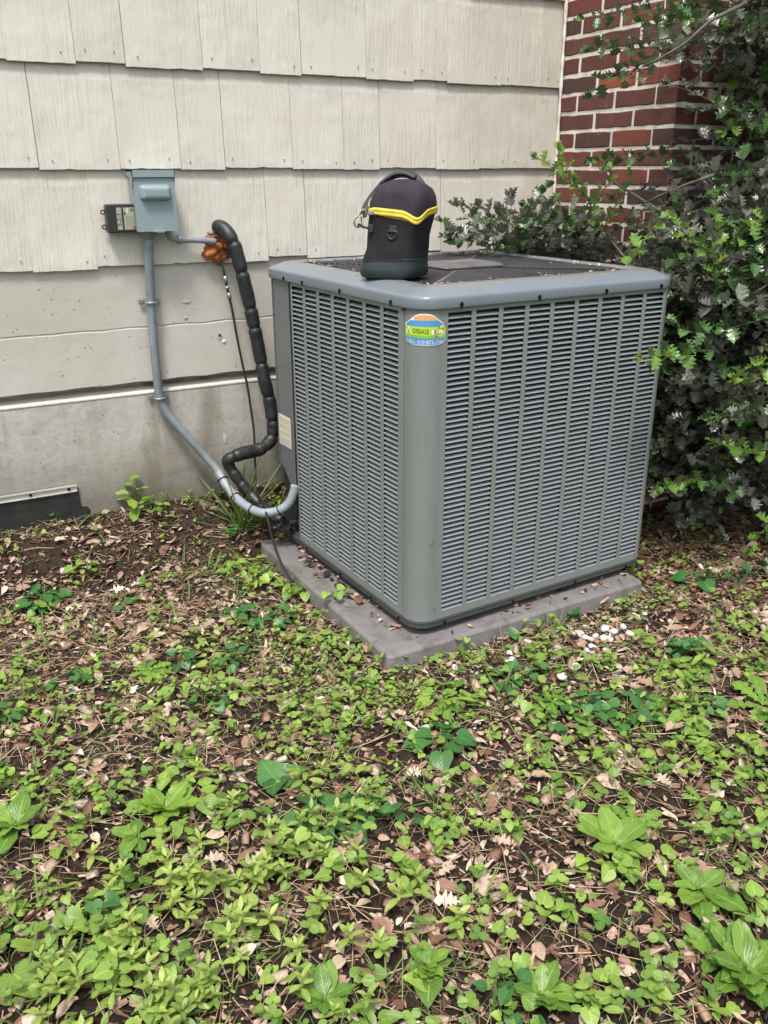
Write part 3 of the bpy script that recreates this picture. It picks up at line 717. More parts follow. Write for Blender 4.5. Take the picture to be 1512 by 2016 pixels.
# sticker on the front corner, wrapped round it
SS0 = -(.0655 - RC); SS1 = ARC + (.0795 - RC); SW = SS1 - SS0
ZS = lambda q: .8555 + q * .0835          # 0..1 up the sticker at its left edge
def stkr(name, top, bot, off, mat, parent, x0=0., x1=1., n=28):
    S2 = [SS0 + SW * (x0 + (x1 - x0) * i / n) for i in range(n + 1)]
    fx = lambda s: (s - SS0) / SW
    V, F = wrap(S2, lambda s: ZS(bot(fx(s))), lambda s: ZS(top(fx(s))), off, .00025); return mesh(name, V, F, mat, parent)
def pl(pts):
    xs_, ys_ = [p[0] for p in pts], [p[1] for p in pts]; return lambda x: float(np.interp(x, xs_, ys_))
TOP = pl([(0, .655), (.08, .72), (.30, .93), (.38, .975), (.5, .99), (.62, .975), (.70, .94), (.72, .90), (.93, .70), (.95, .62), (1, .50)])
BOT = pl([(0, .15), (.1, .075), (.25, .015), (.45, .0), (.62, -.005), (.86, .02), (.93, .09), (1, .135)])
st = stkr('sticker', TOP, BOT, .0012, MT['s_white'], ac)
ins = lambda f, d: (lambda x: f(x) + d)
mn = lambda f, g: (lambda x: min(f(x), g(x))); mx_ = lambda f, g: (lambda x: max(f(x), g(x)))
stkr('orange_print', ins(TOP, -.035), lambda x: max(.78, 0), .0015, MT['s_orange'], st, .27, .80)
stkr('blue_print', mn(ins(TOP, -.035), lambda x: .775), lambda x: .595 - .03 * x, .0015, MT['s_blue'], st, .05, .955)
stkr('lime_print', mn(ins(TOP, -.01), lambda x: .60 - .03 * x), lambda x: .275 - .04 * x, .0016, MT['s_lime'], st, .005, .995)
stkr('green_print', lambda x: .345 - .04 * x, lambda x: .265 - .04 * x, .0019, MT['s_green'], st, .005, .995)
stkr('blue_print', lambda x: .255 - .04 * x, mx_(ins(BOT, .02), lambda x: 0.005), .0016, MT['s_blue'], st, .01, .99)
def stext(body, x, y, size, mat, parent, off=.0021, name='lettering', sx=1.0, fit=None):
    cu = bpy.data.curves.new('t', 'FONT'); cu.body = body; cu.size = size; cu.resolution_u = 2
    ob = bpy.data.objects.new('t', cu); COL.objects.link(ob); dg = bpy.context.evaluated_depsgraph_get(); me_ = bpy.data.meshes.new_from_object(ob.evaluated_get(dg))
    V = [v.co.copy() for v in me_.vertices]; F = [tuple(p.vertices) for p in me_.polygons]; bpy.data.objects.remove(ob); bpy.data.curves.remove(cu)
    if fit: sx = fit * SW / max(v.x for v in V)
    VV = []
    for v in V:
        s = SS0 + SW * x + v.x * sx; u, vv, nx, ny = surf(s); VV.append((u + nx * off, vv + ny * off, ZS(y) + v.y - .04 * (v.x / SW) * .0835))
    return mesh(name, VV, F, mat, parent)
stext('DIBIASE', .245, .385, .0185, MT['ink'], st, fit=.36)
stext('CALL: 610-873-1244', .06, .085, .0150, MT['s_white'], st, fit=.88)
stext('www.dibiasehvac.com', .30, .025, .0060, MT['s_white'], st, fit=.46)
stext('. . . . . . . . . . .', .18, .315, .0065, MT['ink'], st, name='fine_print')
dm = MB(); rd = random.Random(5)
def sdisc(m, x, y, rx, rz, off, n=10):
    V = []
    for k in range(n):
        a = 2 * pi * k / n; s = SS0 + SW * x + rx * cos(a); u, v, nx, ny = surf(s); V.append((u + nx * off, v + ny * off, ZS(y) + rz * sin(a)))
    m.add(V, [tuple(range(n))])
for j in range(3):
    for i in range(12):
        x = .12 + i * .07 + (j % 2) * .035; y = .61 + j * .055
        if y < TOP(x) - .06 and x < .9: sdisc(dm, x, y, .0016, .0016, .0019, 8)
dm.build('dots_print', MT['s_lite'], st)
def spoly(pts, off, mat, name='badge_print'):
    V = []
    for (x, y) in pts: s = SS0 + SW * x; u, v, nx, ny = surf(s); V.append((u + nx * off, v + ny * off, ZS(y)))
    mesh(name, V, [tuple(range(len(V)))], mat, st)
spoly([(.045, .345), (.22, .335), (.205, .40), (.145, .60), (.125, .60)], .0020, MT['s_white']); spoly([(.125, .37), (.145, .37), (.145, .50), (.125, .50)], .0023, MT['s_blue'])
for (x, y, rx, rz, c) in [(.88, .42, .006, .010, 's_white'), (.895, .55, .0055, .0065, 's_yellow'), (.90, .515, .0045, .003, 'ink'), (.835, .545, .002, .0035, 's_red'), (.945, .53, .002, .003, 's_red'), (.88, .34, .004, .006, 's_white'),
                          (.77, .28, .0038, .0035, 's_red'), (.70, .42, .005, .007, 's_white'), (.73, .42, .003, .008, 'greyink'), (.80, .37, .004, .002, 's_green')]:
    q = MB(); sdisc(q, x, y, rx, rz, .0021 + .0003 * (c in ('ink', 's_yellow', 'greyink'))); q.build('worker_print', MT[c], st)

# ------------------------------------------------------------------ pad under the unit
pd = MB(); u0, u1, v0, v1 = 0, .985, 0, .955
R4 = lambda o, z, r=.02: [(x, y, z) for (x, y, _) in rr(u0 - o, u1 + o, v0 - o, v1 + o, r, 0, 5)]
pd.loft([R4(.014, -.13), R4(.004, -.008, .022), R4(.0, -.002, .02), R4(-.006, 0., .018)], False, True)
po_ = pd.build('equipment_pad', MT['pad'], None, False, (.5575, -1.192, -.002)); po_.rotation_euler = (0, 0, .02)
tag(po_, 'flat grey plastic pad under the air conditioner, dusty and leaf strewn along its left edge', 'pad')

# ------------------------------------------------------------------ cooler bag on the grille
def ac2w(u, v, z): q = UO + Matrix.Rotation(AL, 3, 'Z') @ Vector((u, v, z)); return q
bgp = ac2w(.118, .285, 1.001)
bag = empty('cooler_bag', bgp, radians(-52)); tag(bag, 'black insulated lunch bag with a yellow zip standing on the grey cap', 'bag')
def sup(hx, hy, z, cx=0, cy=0, e=4.4, n=56, zf=None):
    P = []; hx *= 1.06; hy *= 1.06
    for k in range(n):
        a = 2 * pi * k / n; c, s = cos(a), sin(a)
        x = abs(c) ** (2 / e) * (1 if c > 0 else -1); y = abs(s) ** (2 / e) * (1 if s > 0 else -1)
        q = 1 + .022 * sin(3 * a + z * 30) * sin(z * 46 + 1) + .014 * sin(7 * a + z * 55) * (z < .17)
        P.append((cx + hx * x * q, cy + hy * y * q, z + (zf(a) if zf else 0)))
    return P
# the bag's own corner facing the viewer lies near angle 225 deg of its square section
VA = radians(315)
dip = lambda a: -.022 * math.exp(-((((a - VA + pi) % (2 * pi)) - pi) / .62) ** 2) + .008 * math.exp(-((((a - VA - .9 + pi) % (2 * pi)) - pi) / .6) ** 2) + .006 * math.exp(-((((a - VA + 1.0 + pi) % (2 * pi)) - pi) / .6) ** 2)
# base
L = [sup(.064, .060, 0.), sup(.075, .071, .002), sup(.0800, .0765, .012), sup(.0790, .0755, .03), sup(.0765, .073, .052, zf=lambda a: .004 * cos(2 * (a - VA)))]
MB().loft(L, True, False).build('rubber_base', MT['bagbase'], bag, True)
MB().tube([Vector(p) for p in sup(.0782, .0747, .0535, zf=lambda a: .004 * cos(2 * (a - VA)))], .0013, 6, closed=True).build('base_piping', MT['bagbase'], bag, True)
L = [sup(.0760, .0725, .048), sup(.0725, .070, .085, .002), sup(.0720, .070, .12, .004), sup(.0740, .0715, .15, .006, 0, zf=lambda a: .3 * dip(a)), sup(.0765, .0735, .178, .008, 0, zf=dip)]
MB().loft(L).build('bag_body', MT['bag'], bag, True)
L = [sup(.0790, .0760, .1735, .008, 0, zf=dip), sup(.0800, .0770, .1755, .008, 0, zf=dip), sup(.0800, .0770, .1815, .008, 0, zf=dip), sup(.0786, .0756, .1830, .008, 0, zf=dip), sup(.0800, .0770, .1845, .008, 0, zf=dip), sup(.0798, .0768, .1905, .009, 0, zf=dip), sup(.077, .074, .1930, .009, 0, zf=dip)]
MB().loft(L, True, True).build('zip_tape', MT['zip'], bag, True)
L = [sup(.0765, .0735, .190, .009, 0, 4.6, zf=dip), sup(.0760, .073, .204, .010, 0, 4.8, zf=lambda a: .5 * dip(a)), sup(.0735, .0705, .226, .009, 0, 4.6), sup(.0670, .0635, .246, .006, 0, 4.), sup(.052, .049, .261, .003, 0, 3.2), sup(.033, .031, .270, .001, 0, 2.5), sup(.012, .011, .2735, .0, 0, 2.)]
MB().loft(L, False, True).build('bag_lid', MT['baglid'], bag, True)
hp = smooth_path([(-.098, -.030, .168), (-.098, -.022, .190), (-.094, -.010, .212), (-.080, .004, .240), (-.058, .012, .268), (-.030, .016, .284), (.004, .018, .286), (.034, .018, .272), (.052, .018, .250), (.062, .018, .230)], 5)
MB().tube(hp, .011, 8, squash=.18).build('carry_strap', MT['strap'], bag, True)
gp = smooth_path([(-.068, .010, .262), (-.050, .014, .277), (-.026, .016, .2885), (.002, .018, .2885), (.030, .018, .277)], 5)
grip = MB().tube(gp, .0165, 10, squash=.42).build('handle_grip', MT['strap'], bag, True)
gm = MB()
for i in range(2, len(gp) - 2, 3): gm.tube([gp[i] + Vector((0, s * .0130, .0040 if abs(s) < 1 else .001)) for s in (-1, -.5, 0, .5, 1)], .0018, 5)
gm.build('grip_rib', MT['galv'], grip)
# D ring tab on the left front side
def bside(a, z, off, hx=.0765, hy=.062, cx=.002):
    p = sup(hx, hy, z, cx, 0, n=360)[int(math.degrees(a)) % 360]; q = Vector(p); d = Vector((cos(a), sin(a), 0)); return q + d * off
A1 = radians(222)
tb = MB(); c = Vector((.014, -.0725, .145)); tb.box(c.x - .010, c.x + .010, c.y - .0026, c.y + .001, .131, .168); tb.build('ring_tab', MT['strap'], bag)
rp = [Vector((c.x + .0140 * x, c.y - .004, .129 + .0140 * y)) for (x, y) in [(-1, .35), (-1, -.1), (-.8, -.75), (-.4, -1.1), (0, -1.2), (.4, -1.1), (.8, -.75), (1, -.1), (1, .35)]]
MB().tube(rp, .0026, 8, closed=True).build('d_ring', MT['bagbase'], bag, True)
# clip, key ring and cords hanging at the left end of the zip
e0 = Vector((-.082, -.030, .185))
for (c_, r_, mt, tilt) in [((-.096, -.066, .160), .014, 'steel', .3), ((-.100, -.054, .156), .012, 'blackpl', .9), ((-.090, -.050, .176), .008, 'blackpl', 0)]:
    C0 = Vector(c_); MB().tube([C0 + Vector((sin(tilt) * cos(t) * r_, cos(tilt) * cos(t) * r_, sin(t) * r_ * 1.25)) for t in [2 * pi * i / 18 for i in range(18)]], .0016, 6, closed=True).build('clip_ring', MT[mt], bag, True)
MB().tube(smooth_path([(-.080, -.060, .192), (-.092, -.062, .188), (-.096, -.068, .178), (-.088, -.072, .170), (-.084, -.070, .176), (-.076, -.070, .140)], 4), .0016, 6).build('cord', MT['cream'], bag, True)
MB().tube(smooth_path([(-.080, -.035, .196), (-.082, -.030, .214), (-.070, -.020, .236)], 4), .0018, 6).build('cord', MT['cream'], bag, True)
MB().tube([(-.092, -.070, .150), (-.074, -.078, .145), (-.052, -.078, .140)], [.0045, .004, .003], 8).build('strap_hook', MT['blackpl'], bag, True)
MB().box(-.056, -.044, -.079, -.068, .130, .152, .001).build('hook_loop', MT['strap'], bag)
for k in (0,):
    MB().box(-.062, -.044, -.0835, -.076, .178, .188, .0015).build('zip_slider', MT['steel'], bag)
MB().box(.0775, .0812, -.03, -.018, .018, .034).build('maker_tag', MT['blackpl'], bag)

for o_ in bag.children_recursive:      # the soft bag leans over to its right and sags at the foot
    if o_.type == 'MESH':
        for v in o_.data.vertices: v.co.x += (v.co.z - .05) * .09 - .010; v.co.y += (v.co.z - .05) * .035 - .004; v.co.z *= .945

# ------------------------------------------------------------------ disconnect box
db = empty('disconnect_box', (.236, 0, 1.10)); tag(db, 'blue grey metal electrical disconnect box mounted on the shingles with a domed lid', 'electrical box')
w_, h_, d0, d1 = .128, .183, -.015, -.092
MB().box(0, w_, d1 + .004, d0, 0, h_ - .004).build('box_body', MT['boxgrey'], db)
fc = MB().box(-.002, w_ + .002, d1 - .0015, d1 + .0035, -.002, h_ - .022); fc = fc.build('box_door', MT['boxgrey'], db)
def rb(o, y, x0=.014, x1=.116, z0=.092, z1=.142, r=.014): return [(p[0], y, p[1]) for p in rr(x0 - o, x1 + o, z0 - o, z1 + o, r + o, 0, 6)]
MB().loft([rb(.0, d1 - .0017), rb(-.003, d1 - .010), rb(-.007, d1 - .0185, r=.012), rb(-.012, d1 - .0215, r=.013), rb(-.018, d1 - .022, r=.0185)], False, True).build('door_bump', MT['boxgrey'], fc, True)
hd = MB(); hd.box(-.006, w_ + .004, d1 - .007, d0, h_ - .002, h_ + .002); hd.box(-.006, w_ + .004, d1 - .0075, d1 - .0050, h_ - .019, h_ + .002)
for sx in (-.006, w_ + .002):
    hd.extr([(sx, d1 - .0075, h_ + .002), (sx, d1 - .0075, h_ - .020), (sx, d1 + .006, h_ - .052), (sx, d1 + .018, h_ - .052), (sx, d1 + .03, h_ - .02), (sx, d0, h_ - .01), (sx, d0, h_ + .002)], (.0022, 0, 0))
hd.build('rain_hood', MT['boxgrey'], db)
MB().box(.046, .084, d1 - .012, d1 + .02, -.0055, -.002).build('hasp', MT['steel'], db); MB().box(.048, .056, d1 - .013, d1 - .005, -.006, -.003).build('hasp_pin', MT['ink'], db)
# surge protector
sp = empty('surge_protector', (.148, 0, 1.095)); tag(sp, 'small black plastic box with beige label left of the disconnect box', 'surge protector')
SR = .0
MB().box(.004, .098, -.062, -.016, .002, .088, .003).build('housing', MT['blackpl'], sp)
MB().box(.0, .094, -.058, -.02, .0, .086, .002).build('back_shell', MT['blackpl'], sp)
for z in (.018, .064):
    MB().tube([Vector((-.006 + .006 * cos(t), -.030, z + .006 * sin(t))) for t in [2 * pi * i / 14 for i in range(14)]], .0024, 6, closed=True).build('mounting_ear', MT['blackpl'], sp, True)
for (a, b_, z0, z1) in ((.030, .046, .010, .078), (.052, .086, .010, .078)):
    q = MB().box(a, b_, -.0632, -.0622, z0, z1).build('label_plate', MT['label'], sp)
def txt(body, size, mat, parent, loc, rot, name='lettering', ext=.0002):
    cu = bpy.data.curves.new('t', 'FONT'); cu.body = body; cu.size = size; cu.extrude = ext; cu.resolution_u = 2
    ob = bpy.data.objects.new('t', cu); COL.objects.link(ob); dg = bpy.context.evaluated_depsgraph_get(); me_ = bpy.data.meshes.new_from_object(ob.evaluated_get(dg))
    bpy.data.objects.remove(ob); bpy.data.curves.remove(cu); me_.materials.clear(); me_.materials.append(mat); me_.name = name
    o = link_obj(name, me_, parent, loc); o.rotation_euler = rot; return o
txt('5-2-1', .019, MT['ink'], sp, (.0435, -.0636, .021), (pi / 2, -pi / 2, 0))
q = MB(); q.box(.0448, .0456, -.0640, -.0632, .018, .068); 
for k in range(9): q.box(.058 + k * .003, .0588 + k * .003, -.0637, -.0632, .016 + (k % 3) * .002, .052)
q.build('fine_print', MT['greyink'], sp)
MB().box(.053, .058, -.0638, -.0632, .056, .064).build('logo_print', MT['ink'], sp); MB().box(.062, .067, -.0638, -.0632, .060, .076).build('logo_print', MT['labelw'], sp)
for (x, z, c_) in ((.079, .071, 'green'), (.081, .017, 'red')): MB().cyl((x, -.0632, z), (0, -1, 0), .0042, .0012, 12).build('indicator_light', MT[c_], sp)

# ------------------------------------------------------------------ conduits and lines
def ribbed(path, r, amp, pitch, n=12):
    P = resample(smooth_path(path, 8), pitch / 2); R_ = [r + (amp if i % 2 else -amp) for i in range(len(P))]; return P, R_
cpts = [aty(294, 470, -.05), aty(293, 500, -.045), aty(295, 550, -.035), aty(297, 595, -.028), aty(303, 680, -.03), aty(309, 735, -.03), aty(314, 780, -.026),
        aty(326, 808, -.030), aty(345, 834, -.04), aty(372, 864, -.05), aty(402, 897, -.06), aty(428, 926, -.085), aty(447, 958, -.14), aty(470, 985, -.21), aty(497, 1003, -.28), aty(520, 1010, -.33), aty(548, 1005, -.36), aty(567, 992, -.375), aty(577, 973, -.38), aty(581, 955, -.38)]
fc_ = empty('flexible_conduit', cpts[0]); tag(fc_, 'grey ribbed flexible conduit running from the disconnect box down to the air conditioner', 'conduit')
def rel(o, pts): b0 = o.location; return [Vector(p) - b0 for p in pts]
P_, R_ = ribbed(rel(fc_, cpts), .0152, .0013, .0076); k_ = int(len(P_) * .66); k2 = int(len(P_) * .90)
MB().tube(P_[:k_ + 1], R_[:k_ + 1], 12).build('ribbed_length', MT['conduit'], fc_, True)
MB().tube(P_[k_:k2 + 1], [.0165] * (k2 + 1 - k_), 12).build('smooth_length', MT['conduit2'], fc_, True)
MB().tube(P_[k2:], [r_ + .0004 for r_ in R_[k2:]], 12).build('ribbed_length', MT['conduit2'], fc_, True)
c0 = Vector(rel(fc_, [aty(292, 452, -.05)])[0])
MB().tube([c0, c0 + Vector((0, 0, -.012)), c0 + Vector((0, 0, -.013)), c0 + Vector((0, 0, -.03))], [.024, .024, .019, .019], 12).build('conduit_fitting', MT['conduit'], fc_, True)
for (px, py, yy) in ((297, 595, -.028), (314, 783, -.026)):
    c = Vector(rel(fc_, [aty(px, py, yy)])[0]); s_ = empty('pipe_strap', c); s_.parent = fc_
    MB().tube([c + Vector((sin(t) * .0190, -cos(t) * .0190, 0)) for t in [-1.5 + 3 * i / 10 for i in range(11)]], .0056, 8, squash=.5).build('strap_arch', MT['galv'], s_, True).location = -c
    for sx in (-1, 1):
        MB().box(sx * .026 - .011, sx * .026 + .011, .017, .0195, -.0085, .0085, .001).build('strap_ear', MT['galv'], s_); MB().cyl((sx * .029, .017, 0), (0, -1, 0), .0055, .004, 8).build('strap_screw', MT['galv'], s_)
for i_, f_ in enumerate((.690, .755, .83, .915)):
    k = int(len(P_) * f_); t_ = (P_[k + 1] - P_[k]).normalized(); a_ = t_.orthogonal().normalized(); b_ = t_.cross(a_)
    MB().tube([P_[k] + a_ * cos(t) * .0185 + b_ * sin(t) * .0185 for t in [2 * pi * i / 16 for i in range(16)]], .0024, 6, closed=True).build('cable_tie', MT['cable'], fc_, True)
# short elbow conduit into the wall
e1 = [aty(329, 452, -.05), aty(331, 460, -.048), aty(337, 468, -.045), aty(349, 472, -.042), aty(360, 472, -.042), aty(395, 473, -.042), aty(424, 476, -.038)]
eb = empty('elbow_conduit', e1[0]); tag(eb, 'short smooth grey conduit elbow from the disconnect box into the orange foam', 'conduit')
ep = smooth_path(rel(eb, e1), 6); MB().tube(ep, .0105, 12).build('elbow_pipe', MT['conduit'], eb, True)
c = rel(eb, [aty(353, 472, -.042)])[0]; MB().tube([c + Vector((x, 0, 0)) for x in (-.006, -.0055, .0055, .006)], [.013, .016, .016, .013], 10).build('compression_nut', MT['galv'], eb)
# foam plug
fo = empty('foam_sealant', (.516, -.02, 1.04)); tag(fo, 'lumpy orange expanding foam sealing the pipe hole in the shingles', 'sealant')
def lump(c, r, seed, mat, name, parent, amp=.28, n=18, m=12, fl=.7):
    rg = random.Random(seed); ph = [rg.uniform(0, 6) for _ in range(6)]; V = []; F = []
    for j in range(m + 1):
        th = pi * j / m
        for i in range(n):
            a = 2 * pi * i / n; d = (cos(a) * sin(th), sin(a) * sin(th), cos(th))
            k = 1 + amp * (sin(d[0] * 4 + ph[0]) * sin(d[2] * 5 + ph[1]) + .5 * sin(d[1] * 9 + ph[2] + d[0] * 7) * sin(d[2] * 8 + ph[3])) + rg.uniform(-.04, .04)
            V.append((c[0] + r[0] * k * d[0], c[1] + r[1] * k * d[1] * fl, c[2] + r[2] * k * d[2]))
    for j in range(m):
        for i in range(n): F.append((j * n + i, (j + 1) * n + i, (j + 1) * n + (i + 1) % n, j * n + (i + 1) % n))
    return mesh(name, V, F, mat, parent, True)
lump((0.002, .0, -.008), (.046, .034, .044), 4, MT['foam'], 'foam_mass', fo, n=40, m=26); lump((.026, -.01, .002), (.018, .024, .026), 9, MT['foam'], 'foam_mass', fo, n=30, m=20); lump((-.016, -.008, .016), (.020, .022, .016), 12, MT['foam'], 'foam_mass', fo, n=30, m=20)
lump((.006, .003, .036), (.030, .016, .014), 6, MT['grime'], 'putty_smear', fo, n=26, m=16)
q = MB(); rg = random.Random(2)
for i in range(26):
    x = -.040 + i * .0034; z = -.034 - rg.uniform(0, .02) * math.exp(-(x / .05) ** 2); q.tube([(x, .002, -.028), (x + rg.uniform(-.002, .002), .004, z - .004)], [.0022, .0006], 5)
q.build('foam_drip', MT['foam'], fo, True)
# insulated line set: fat black segments
lp = [aty(424, 446, -.025), aty(440, 450, -.06), aty(453, 466, -.085), aty(464, 490, -.095), aty(477, 540, -.10), aty(487, 580, -.10), aty(497, 625, -.10), aty(505, 665, -.10), aty(514, 712, -.10), aty(521, 750, -.11), aty(530, 785, -.11),
      aty(535, 815, -.115), aty(538, 842, -.115), aty(534, 864, -.12), aty(520, 880, -.12), aty(503, 887, -.12), aty(480, 892, -.13), aty(458, 900, -.14), aty(448, 908, -.13), aty(455, 924, -.13), aty(472, 948, -.145), aty(492, 972, -.17), aty(510, 992, -.21), aty(532, 1012, -.26), aty(556, 1026, -.31)]
ls = empty('refrigerant_line', lp[0]); tag(ls, 'thick black foam insulated pipe bulging in segments from the orange foam down to the unit', 'pipe')
Q = resample(smooth_path(rel(ls, lp), 8), .003); n_ = len(Q)
cuts = [0, .075, .15, .245, .295, .395, .485, .555, .60, .64, .735, .79, .83, .87, .915, .96, 1.0]
for a, b in zip(cuts[:-1], cuts[1:]):
    i0, i1 = int(a * (n_ - 1)), int(b * (n_ - 1)); seg = Q[i0:i1 + 1]; RR = []
    big_ = .0245 if b < .63 else (.0255 if b < .75 else .0225)
    for j in range(len(seg)):
        t = j / max(1, len(seg) - 1); e = min(t, 1 - t) * (len(seg) - 1) * .003
        r_ = big_ * (.74 + .26 * min(1, (e / .013)) ** .55) * (1 - .035 * (j % 2)) * (1 + .018 * sin(j * .31)); RR.append(r_)
    MB().tube(seg, RR, 14).build('foam_sleeve', MT['insul'], ls, True)
q = MB()
for a in cuts[1:-1]:
    k = int(a * (n_ - 1)); t_ = (Q[min(k + 1, n_ - 1)] - Q[k - 1]).normalized(); a_ = t_.orthogonal().normalized(); b_ = t_.cross(a_)
    MB().tube([Q[k] + a_ * cos(t) * .0185 + b_ * sin(t) * .0185 for t in [2 * pi * i / 14 for i in range(14)]], .0026, 5, closed=True).build('cable_tie', MT['cable'], ls, True)
# taped joint by the unit and copper coil
tj = empty('taped_joint', aty(553, 1035, -.33)); tag(tj, 'crumpled black taped pipe joint where the lines enter the unit', 'pipe joint')
lump((0, 0, 0), (.040, .030, .022), 21, MT['tape'], 'tape_wrap', tj, .30, 30, 20); lump((.022, -.01, -.012), (.018, .018, .028), 23, MT['tape'], 'tape_wrap', tj, .32, 24, 18)
MB().tube([Vector((.0, 0, .0)), Vector((.05, -.01, .01)), Vector((.10, -.02, .012))], [.014, .012, .012], 10).build('pipe_stub', MT['blackpl'], tj, True)
hx = [Vector((.004 + .008 * cos(t), -.01 + .008 * sin(t), .045 + .0022 * t)) for t in [i * .5 for i in range(0, 40)]]
MB().tube(hx, .0028, 6).build('copper_coil', MT['copper'], tj, True)
MB().tube(smooth_path([hx[-1], hx[-1] + Vector((.0, 0, .02)), hx[-1] + Vector((.012, .01, .045)), hx[-1] + Vector((.022, .012, .05))], 4), .0022, 6).build('copper_tail', MT['copper'], tj, True)
# thin black cable with a metal connector
kp = [aty(433, 508, -.022), aty(440, 532, -.035), aty(448, 570, -.04), aty(457, 610, -.045), aty(466, 660, -.05), aty(477, 715, -.055), aty(487, 760, -.06), aty(494, 805, -.065), aty(500, 850, -.07), aty(502, 900, -.09), aty(503, 945, -.12), aty(505, 968, -.17),
      aty(515, 985, -.27), aty(522, 1002, -.33), aty(531, 1040, -.42), aty(541, 1075, -.52), aty(552, 1105, -.60), aty(566, 1132, -.66), aty(577, 1146, -.70)]
kb = empty('control_cable', kp[0]); tag(kb, 'thin black cable hanging from the foam down across the pad corner into the weeds', 'cable')
kq = smooth_path(rel(kb, kp), 6); MB().tube(kq, .0044, 8).build('cable_run', MT['cable'], kb, True)
for i, (a, b) in enumerate(((8, 10), (11, 12), (13, 15))): MB().tube(kq[a:b + 1], .0072, 10).build('metal_connector', MT['galv'], kb, True)
# membrane and termination bar at the lower left
mb_ = MB(); mb_.box(-1.6, -.045, -.006, -.001, .02, .238); mo = mb_.build('waterproof_membrane', MT['membrane']); tag(mo, 'black waterproofing membrane strip low on the concrete at the left', 'membrane')
tbm = empty('termination_bar', (-.05, -.006, .24)); tag(tbm, 'pale metal bar clamping the top of the black membrane', 'metal strip')
q = MB(); q.box(-1.5, 0, -.004, -.0003, -.012, .012, .0008); q.box(-1.5, 0, -.009, -.0035, .008, .0125); q.box(-1.5, 0, -.0065, -.0035, -.0125, -.0095); q.build('bar', MT['alu'], tbm)
for x in (-.028, -.155, -.29, -.42): MB().cyl((x, -.004, 0), (0, -1, 0), .0055, .003, 8).build('bar_screw', MT['screw'], tbm)
lump((-.02, .003, -.06), (.05, .006, .07), 31, MT['membrane'], 'tar_smear', mo, .25, 20, 14).location = (-.03, 0, .19)

# ================================================================== vegetation
class Acc:
    def __init__(s): s.v = []; s.f = []; s.t = []; s.uv = []; s.n = 0
    def add(s, T, Mx, loc, tint):           # template, (N,3,3), (N,3), (N,)
        V, F, UV = T; Nn = len(loc)
        if Nn == 0: return
        vv = np.einsum('nij,vj->nvi', Mx, V) + loc[:, None, :]
        s.v.append(vv.reshape(-1, 3)); s.f.append((F[None] + (np.arange(Nn) * len(V))[:, None, None] + s.n).reshape(-1, 3))
        s.t.append(np.repeat(tint, len(V))); s.uv.append(np.tile(UV, (Nn, 1))); s.n += Nn * len(V)
    def build(s, name, mat, parent=None, smooth=True):
        V = np.concatenate(s.v); F = np.concatenate(s.f); T_ = np.concatenate(s.t); U_ = np.concatenate(s.uv)
        return link_obj(name, npmesh(name, V, F, T_, U_, mat, smooth), parent)
def npmesh(name, V, F, T_, U_, mat, smooth=True):
    me = bpy.data.meshes.new(name); me.vertices.add(len(V)); me.vertices.foreach_set('co', V.reshape(-1).astype(np.float32))
    me.loops.add(len(F) * 3); me.loops.foreach_set('vertex_index', F.reshape(-1).astype(np.int32)); me.polygons.add(len(F))
    me.polygons.foreach_set('loop_start', np.arange(0, len(F) * 3, 3, dtype=np.int32)); me.polygons.foreach_set('use_smooth', np.full(len(F), smooth))
    me.update(calc_edges=True)
    a = me.attributes.new('tint', 'FLOAT', 'POINT'); a.data.foreach_set('value', T_.astype(np.float32))
    uv = me.uv_layers.new(name='UVMap'); uv.data.foreach_set('uv', U_[F.reshape(-1)].reshape(-1).astype(np.float32))
    me.materials.append(mat); return me
def leaf_t(rows, widths, edge=0., cup=.12, bend=.15, mids=None, edz=None, cols=3, wave=0., twist=0.):
    V = []; UV = []; F = []; m = len(rows)
    us = [-1, 0, 1] if cols == 3 else [-1, -.5, 0, .5, 1]; c = len(us)
    for i, (r, w_) in enumerate(zip(rows, widths)):
        for u in us:
            y = r if (mids is None or u != 0) else mids[i]
            z = cup * abs(u) * w_ - bend * r * r + (edz[i] * abs(u) if edz else 0) + wave * sin(i * 2.1 + u) * abs(u)
            V.append((u * w_, y, z)); UV.append((.5 + .5 * u, min(1, max(0, r))))
    for i in range(m - 1):
        for j in range(c - 1):
            a = i * c + j; F.append((a, a + 1, a + c + 1)); F.append((a, a + c + 1, a + c))
    return np.array(V), np.array(F), np.array(UV)
T_holly = [leaf_t([0, .09, .24, .33, .50, .58, .76, .84, 1.0], [.02, .17, .40, .21, .45, .20, .36, .11, .0], cup=.22, bend=b_, edz=[0, 0, .10, -.05, .12, -.06, .10, 0, 0], mids=[0, .10, .20, .33, .44, .58, .70, .84, 1.0]) for b_ in (.05, .25, -.08)]
T_heart = [leaf_t([-.14, -.05, .12, .32, .55, .78, 1.0], [.16, .38, .50, .50, .38, .20, .0], cup=.22, bend=b_, mids=[.04, .05, .13, .32, .55, .78, 1.0], wave=.015) for b_ in (.1, .25)]
T_oval = [leaf_t([0, .12, .3, .52, .75, .92, 1.0], [.03, .10, .18, .205, .155, .07, .0], cup=.2, bend=b_, wave=.015) for b_ in (.1, .35)]
T_broad = [leaf_t([0, .08, .2, .36, .54, .72, .88, 1.0], [.02, .03, .13, .235, .265, .225, .12, .0], cup=.14, bend=b_, cols=5, wave=.04) for b_ in (.15, .35)]
T_tooth = [leaf_t([0, .1, .2, .27, .36, .43, .52, .6, .7, .78, .88, 1.0], [.02, .03, .09, .05, .14, .08, .19, .11, .22, .14, .14, .0], cup=.1, bend=b_, wave=.02) for b_ in (.2, .4)]
T_round = [leaf_t([0, .2, .5, .8, 1.0], [.04, .34, .47, .36, .12], cup=.15, bend=.05, mids=[0, .2, .5, .8, .92])]
